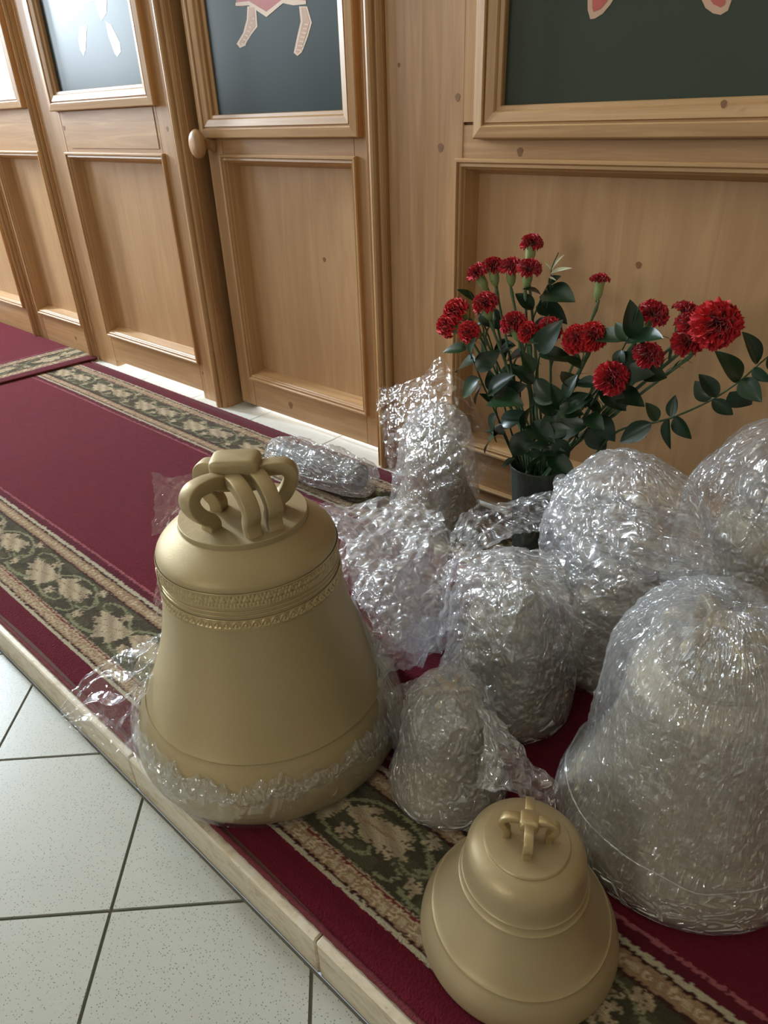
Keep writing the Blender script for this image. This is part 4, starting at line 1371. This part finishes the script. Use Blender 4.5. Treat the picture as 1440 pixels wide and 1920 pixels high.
for i, (px, py, y, kind, sc_, d, lab) in enumerate(CARN):
    P = at_y(px, py, y); sc_ *= 1.3 if kind != 'full' else 1.2
    d = np.array(d, float); d /= np.linalg.norm(d)
    R_ = {'full': .026, 'half': .020, 'bud': .015}[kind] * sc_
    base = P - d * R_ * .75
    fx = VX + random.uniform(-.035, .035) + (P[0] - VX) * .04; fy = VY + random.uniform(-.035, .035)
    r = empty('carnation', (fx, fy, .20)); tag(r, lab, 'flower', 'red carnations in the vase')
    ll = lambda q: (q[0] - fx, q[1] - fy, q[2] - .20)
    bl = link('bloom', random.choice(BLOOMS[kind]), None, r, ll(base)); bl.scale = (sc_,) * 3; aim(bl, d, random.uniform(0, 6))
    ca = link('calyx', CALYX, None, r, ll(base)); cs = {'full': 1.2, 'half': 1.3, 'bud': 1.15}[kind]; ca.scale = (cs, cs, cs * .86); aim(ca, d)
    b2 = base - d * .034
    mid = b2 * .55 + np.array([fx, fy, .22]) * .45 + np.array([0, 0, .02]) - d * .01
    path = catmull([ll((fx - (P[0] - fx) * .08, fy, .03)), ll((fx, fy, .24)), ll(mid), ll(b2 - d * .02), ll(b2)], 7)
    rad = np.full(len(path), .0032); rad[::7] = .0046
    stm = link('stem', tube_me(path, list(rad), 8), M['stem'], r)
    for k in range(3):
        t = random.uniform(.45, .9); q = path[int(t * (len(path) - 1))]
        lf = link('leaf', LONGLEAF, None, stm, tuple(q)); s = random.uniform(.5, .95); lf.scale = (s, s, s)
        lf.rotation_euler = (random.uniform(-.4, .4), random.uniform(-1.3, -.5), random.uniform(0, 6.28))


def broad_leaf_me(L=.052, w=.018, cup=.25, curl=.3):
    V = []; F = []; n = 12; m = 5
    for i in range(n):
        a = i / (n - 1); ww = w * (math.sin(PI * a ** .82)) ** .85 + .0004
        x = L * a; z0 = -curl * L * a * a
        for j in range(m):
            c = j / (m - 1) * 2 - 1
            V.append((x, c * ww, z0 + cup * abs(c) ** 1.4 * ww))
    for i in range(n - 1):
        for j in range(m - 1): F.append([i * m + j, i * m + j + 1, (i + 1) * m + j + 1, (i + 1) * m + j])
    return mesh(V, F, True)


BL = [broad_leaf_me(.052, .018, .3, .25), broad_leaf_me(.056, .0165, .4, .1), broad_leaf_me(.048, .019, .2, .5)]
for me in BL: me.materials.append(M['leaf'])


def leaf_at(parent, base, tip, spin, ll, width=1.0):
    base = np.array(base); tip = np.array(tip); d = tip - base; L = np.linalg.norm(d); d = d / L
    o = link('leaf', random.choice(BL), None, parent, ll(base))
    X = Vector(d); up = Vector((0, -.55, .85)); up = (up - X * up.dot(X)).normalized()
    Y = up.cross(X)
    from mathutils import Quaternion
    m = Matrix((X, Y, up)).transposed()
    o.rotation_mode = 'QUATERNION'; o.rotation_quaternion = m.to_quaternion() @ Quaternion((1, 0, 0), spin)
    s = L * .92 / .052; o.scale = (s, s * width, s)
    return o


# leafy ruscus branches: stem through pixels, then leaves (base px, tip px, spin)
BR = [
    ('long leafy branch reaching out to the right edge of the picture', 1.36,
     [(1085, 900), (1149, 815), (1215, 795), (1260, 783), (1330, 752), (1385, 716), (1415, 690), (1450, 660)],
     [((1222, 793), (1200, 822), .2), ((1222, 793), (1160, 830), -.3), ((1255, 785), (1252, 845), .9), ((1258, 783), (1265, 740), -.2), ((1232, 790), (1215, 752), .4), ((1266, 780), (1290, 830), 1.0), ((1345, 745), (1312, 700), .2), ((1335, 750), (1375, 778), .8), ((1368, 735), (1412, 778), 1.1), ((1390, 712), (1425, 752), .5), ((1385, 716), (1368, 650), .3), ((1412, 690), (1438, 722), .7), ((1420, 682), (1398, 622), .2), ((1440, 668), (1462, 700), .4), ((1330, 752), (1300, 712), -.4)]),
    ('leafy branch with the upright dark leaves right of centre', 1.35,
     [(1040, 900), (1090, 800), (1140, 700), (1175, 640), (1200, 570)],
     [((1185, 635), (1188, 560), .5), ((1172, 640), (1100, 625), .0), ((1178, 640), (1240, 628), .2), ((1165, 655), (1150, 700), .6), ((1165, 660), (1195, 700), .2), ((1120, 725), (1085, 760), .3), ((1125, 725), (1180, 770), .1), ((1140, 700), (1210, 690), .3), ((1100, 780), (1130, 800), .4), ((1180, 640), (1150, 600), -.5)]),
    ('leafy branch with the bright upright leaf in the middle', 1.33,
     [(1005, 900), (1000, 800), (1005, 700), (1020, 640), (1030, 590)],
     [((1010, 660), (1035, 605), 1.0), ((1010, 665), (1082, 655), .1), ((1000, 720), (960, 685), .3), ((1005, 710), (1040, 760), .5), ((1000, 745), (1055, 745), .4), ((1000, 760), (970, 800), .3), ((1000, 790), (1040, 830), .3), ((1000, 700), (980, 655), .5), ((1020, 640), (985, 620), -.3)]),
    ('leafy branch rising behind the upper row of carnations', 1.43,
     [(985, 900), (975, 760), (985, 650), (1010, 570), (1030, 530)],
     [((1000, 580), (968, 545), .2), ((1005, 575), (1055, 580), .2), ((1015, 555), (990, 525), .4), ((1018, 550), (1075, 550), .1), ((1028, 532), (1045, 512), .3), ((1025, 535), (1050, 560), .3), ((990, 640), (950, 620), .3), ((995, 620), (1040, 600), .2), ((985, 665), (930, 660), .2), ((1010, 570), (1068, 600), .3)]),
    ('leafy branch at the left with leaves over the wrapped bell', 1.33,
     [(980, 900), (945, 810), (905, 720), (885, 670), (868, 640)],
     [((890, 680), (835, 675), .1), ((885, 672), (880, 632), .4), ((900, 710), (855, 745), .1), ((905, 722), (880, 755), .5), ((915, 740), (960, 700), .3), ((930, 775), (915, 835), .5), ((945, 805), (880, 830), .3), ((895, 695), (930, 650), .4), ((920, 750), (965, 730), .1), ((875, 655), (825, 645), -.3)]),
    ('leafy branch at the upper left behind the carnations', 1.43,
     [(985, 900), (950, 780), (925, 660), (900, 590), (880, 545)],
     [((890, 565), (858, 540), .2), ((900, 590), (950, 600), .2), ((905, 605), (870, 640), .3), ((925, 660), (960, 640), .3), ((915, 635), (900, 690), .4), ((935, 700), (985, 690), .2), ((940, 725), (915, 760), .3)]),
    ('dense low leafy branch just above the vase', 1.34,
     [(1015, 905), (1030, 840), (1050, 780), (1080, 720), (1095, 660)],
     [((1035, 830), (1035, 760), .4), ((1038, 822), (1075, 870), .3), ((1040, 810), (1100, 790), .3), ((1055, 770), (1035, 720), .5), ((1055, 770), (1110, 740), .2), ((1075, 730), (1060, 680), .3), ((1080, 720), (1140, 720), .2), ((1030, 840), (985, 820), .3), ((1028, 850), (1080, 900), .2), ((1028, 850), (985, 880), .5), ((1090, 690), (1060, 655), .2)]),
    ('short leafy branch low at the left side of the vase', 1.36,
     [(985, 905), (960, 850), (935, 790), (925, 730)],
     [((965, 860), (940, 875), .3), ((960, 850), (1000, 800), .2), ((945, 815), (905, 800), .4), ((940, 800), (980, 760), .2), ((932, 765), (900, 735), .3), ((928, 750), (965, 715), .4), ((926, 735), (915, 690), .2)]),
    ('short leafy branch low in the front centre of the bouquet', 1.33,
     [(1010, 905), (1015, 850), (1030, 790), (1065, 740)],
     [((1014, 860), (985, 840), .3), ((1015, 850), (1060, 845), .2), ((1020, 825), (985, 790), .4), ((1024, 810), (1075, 805), .2), ((1035, 780), (1010, 735), .3), ((1045, 768), (1095, 770), .4), ((1060, 745), (1075, 700), .2)]),
    ('dark leafy branch leaning right below the small red bloom', 1.38,
     [(1030, 900), (1090, 820), (1150, 740), (1200, 690), (1235, 670)],
     [((1150, 740), (1120, 690), .3), ((1155, 735), (1205, 745), .2), ((1120, 780), (1150, 830), .5), ((1125, 775), (1090, 740), .3), ((1190, 700), (1170, 655), .4), ((1195, 695), (1255, 705), .3), ((1100, 805), (1140, 850), .4), ((1085, 825), (1060, 800), .2), ((1215, 680), (1205, 640), .2)]),
]
for lab, y, st_px, lv in BR:
    pts = [at_y(a, b, y + (VY - .02 - y) * max(0, (1 - k / 2.5))) for k, (a, b) in enumerate(st_px)]
    fx, fy, fz = VX, VY, .22
    pts = [np.array([VX + (pts[0][0] - VX) * .3, VY, .05])] + pts
    r = empty('ruscus_branch', (fx, fy, fz)); tag(r, lab, 'leaf branch', 'leafy branches in the vase')
    ll = lambda q: (q[0] - fx, q[1] - fy, q[2] - fz)
    path = catmull([ll(q) for q in pts], 6)
    stm = link('stem', tube_me(path, list(np.linspace(.0032, .0012, len(path))), 7), M['branch'], r)
    for (b, t, sp) in lv:
        dy = random.uniform(-.035, .02)
        leaf_at(stm, at_y(b[0], b[1], y), at_y(t[0], t[1], y + dy), sp + random.uniform(-.3, .3), ll, random.uniform(.78, 1.0))
# pale dried sprig at the top
r = empty('dried_sprig', (VX, VY, .22)); tag(r, 'thin pale dried sprig sticking up beside the topmost carnation', 'sprig')
ll = lambda q: (q[0] - VX, q[1] - VY, q[2] - .22)
pp = [at_y(1000, 800, 1.43), at_y(1015, 640, 1.43), at_y(1032, 540, 1.43), at_y(1034, 505, 1.43), at_y(1047, 474, 1.42)]
M['pale'] = simple('pale_dry', (206, 204, 176), .7)
link('stem', tube_me(catmull([ll((VX, VY, .06))] + [ll(q) for q in pp], 6), .0012, 6), M['branch'], r)
for (b, t) in (((1034, 508), (1046, 474)), ((1032, 515), (1070, 500)), ((1030, 520), (1042, 524)), ((1033, 508), (1026, 490))):
    o = leaf_at(r, at_y(*b, 1.43), at_y(*t, 1.42), .3, ll, .3)
    o.data = o.data.copy(); o.data.materials.clear(); o.data.materials.append(M['pale'])
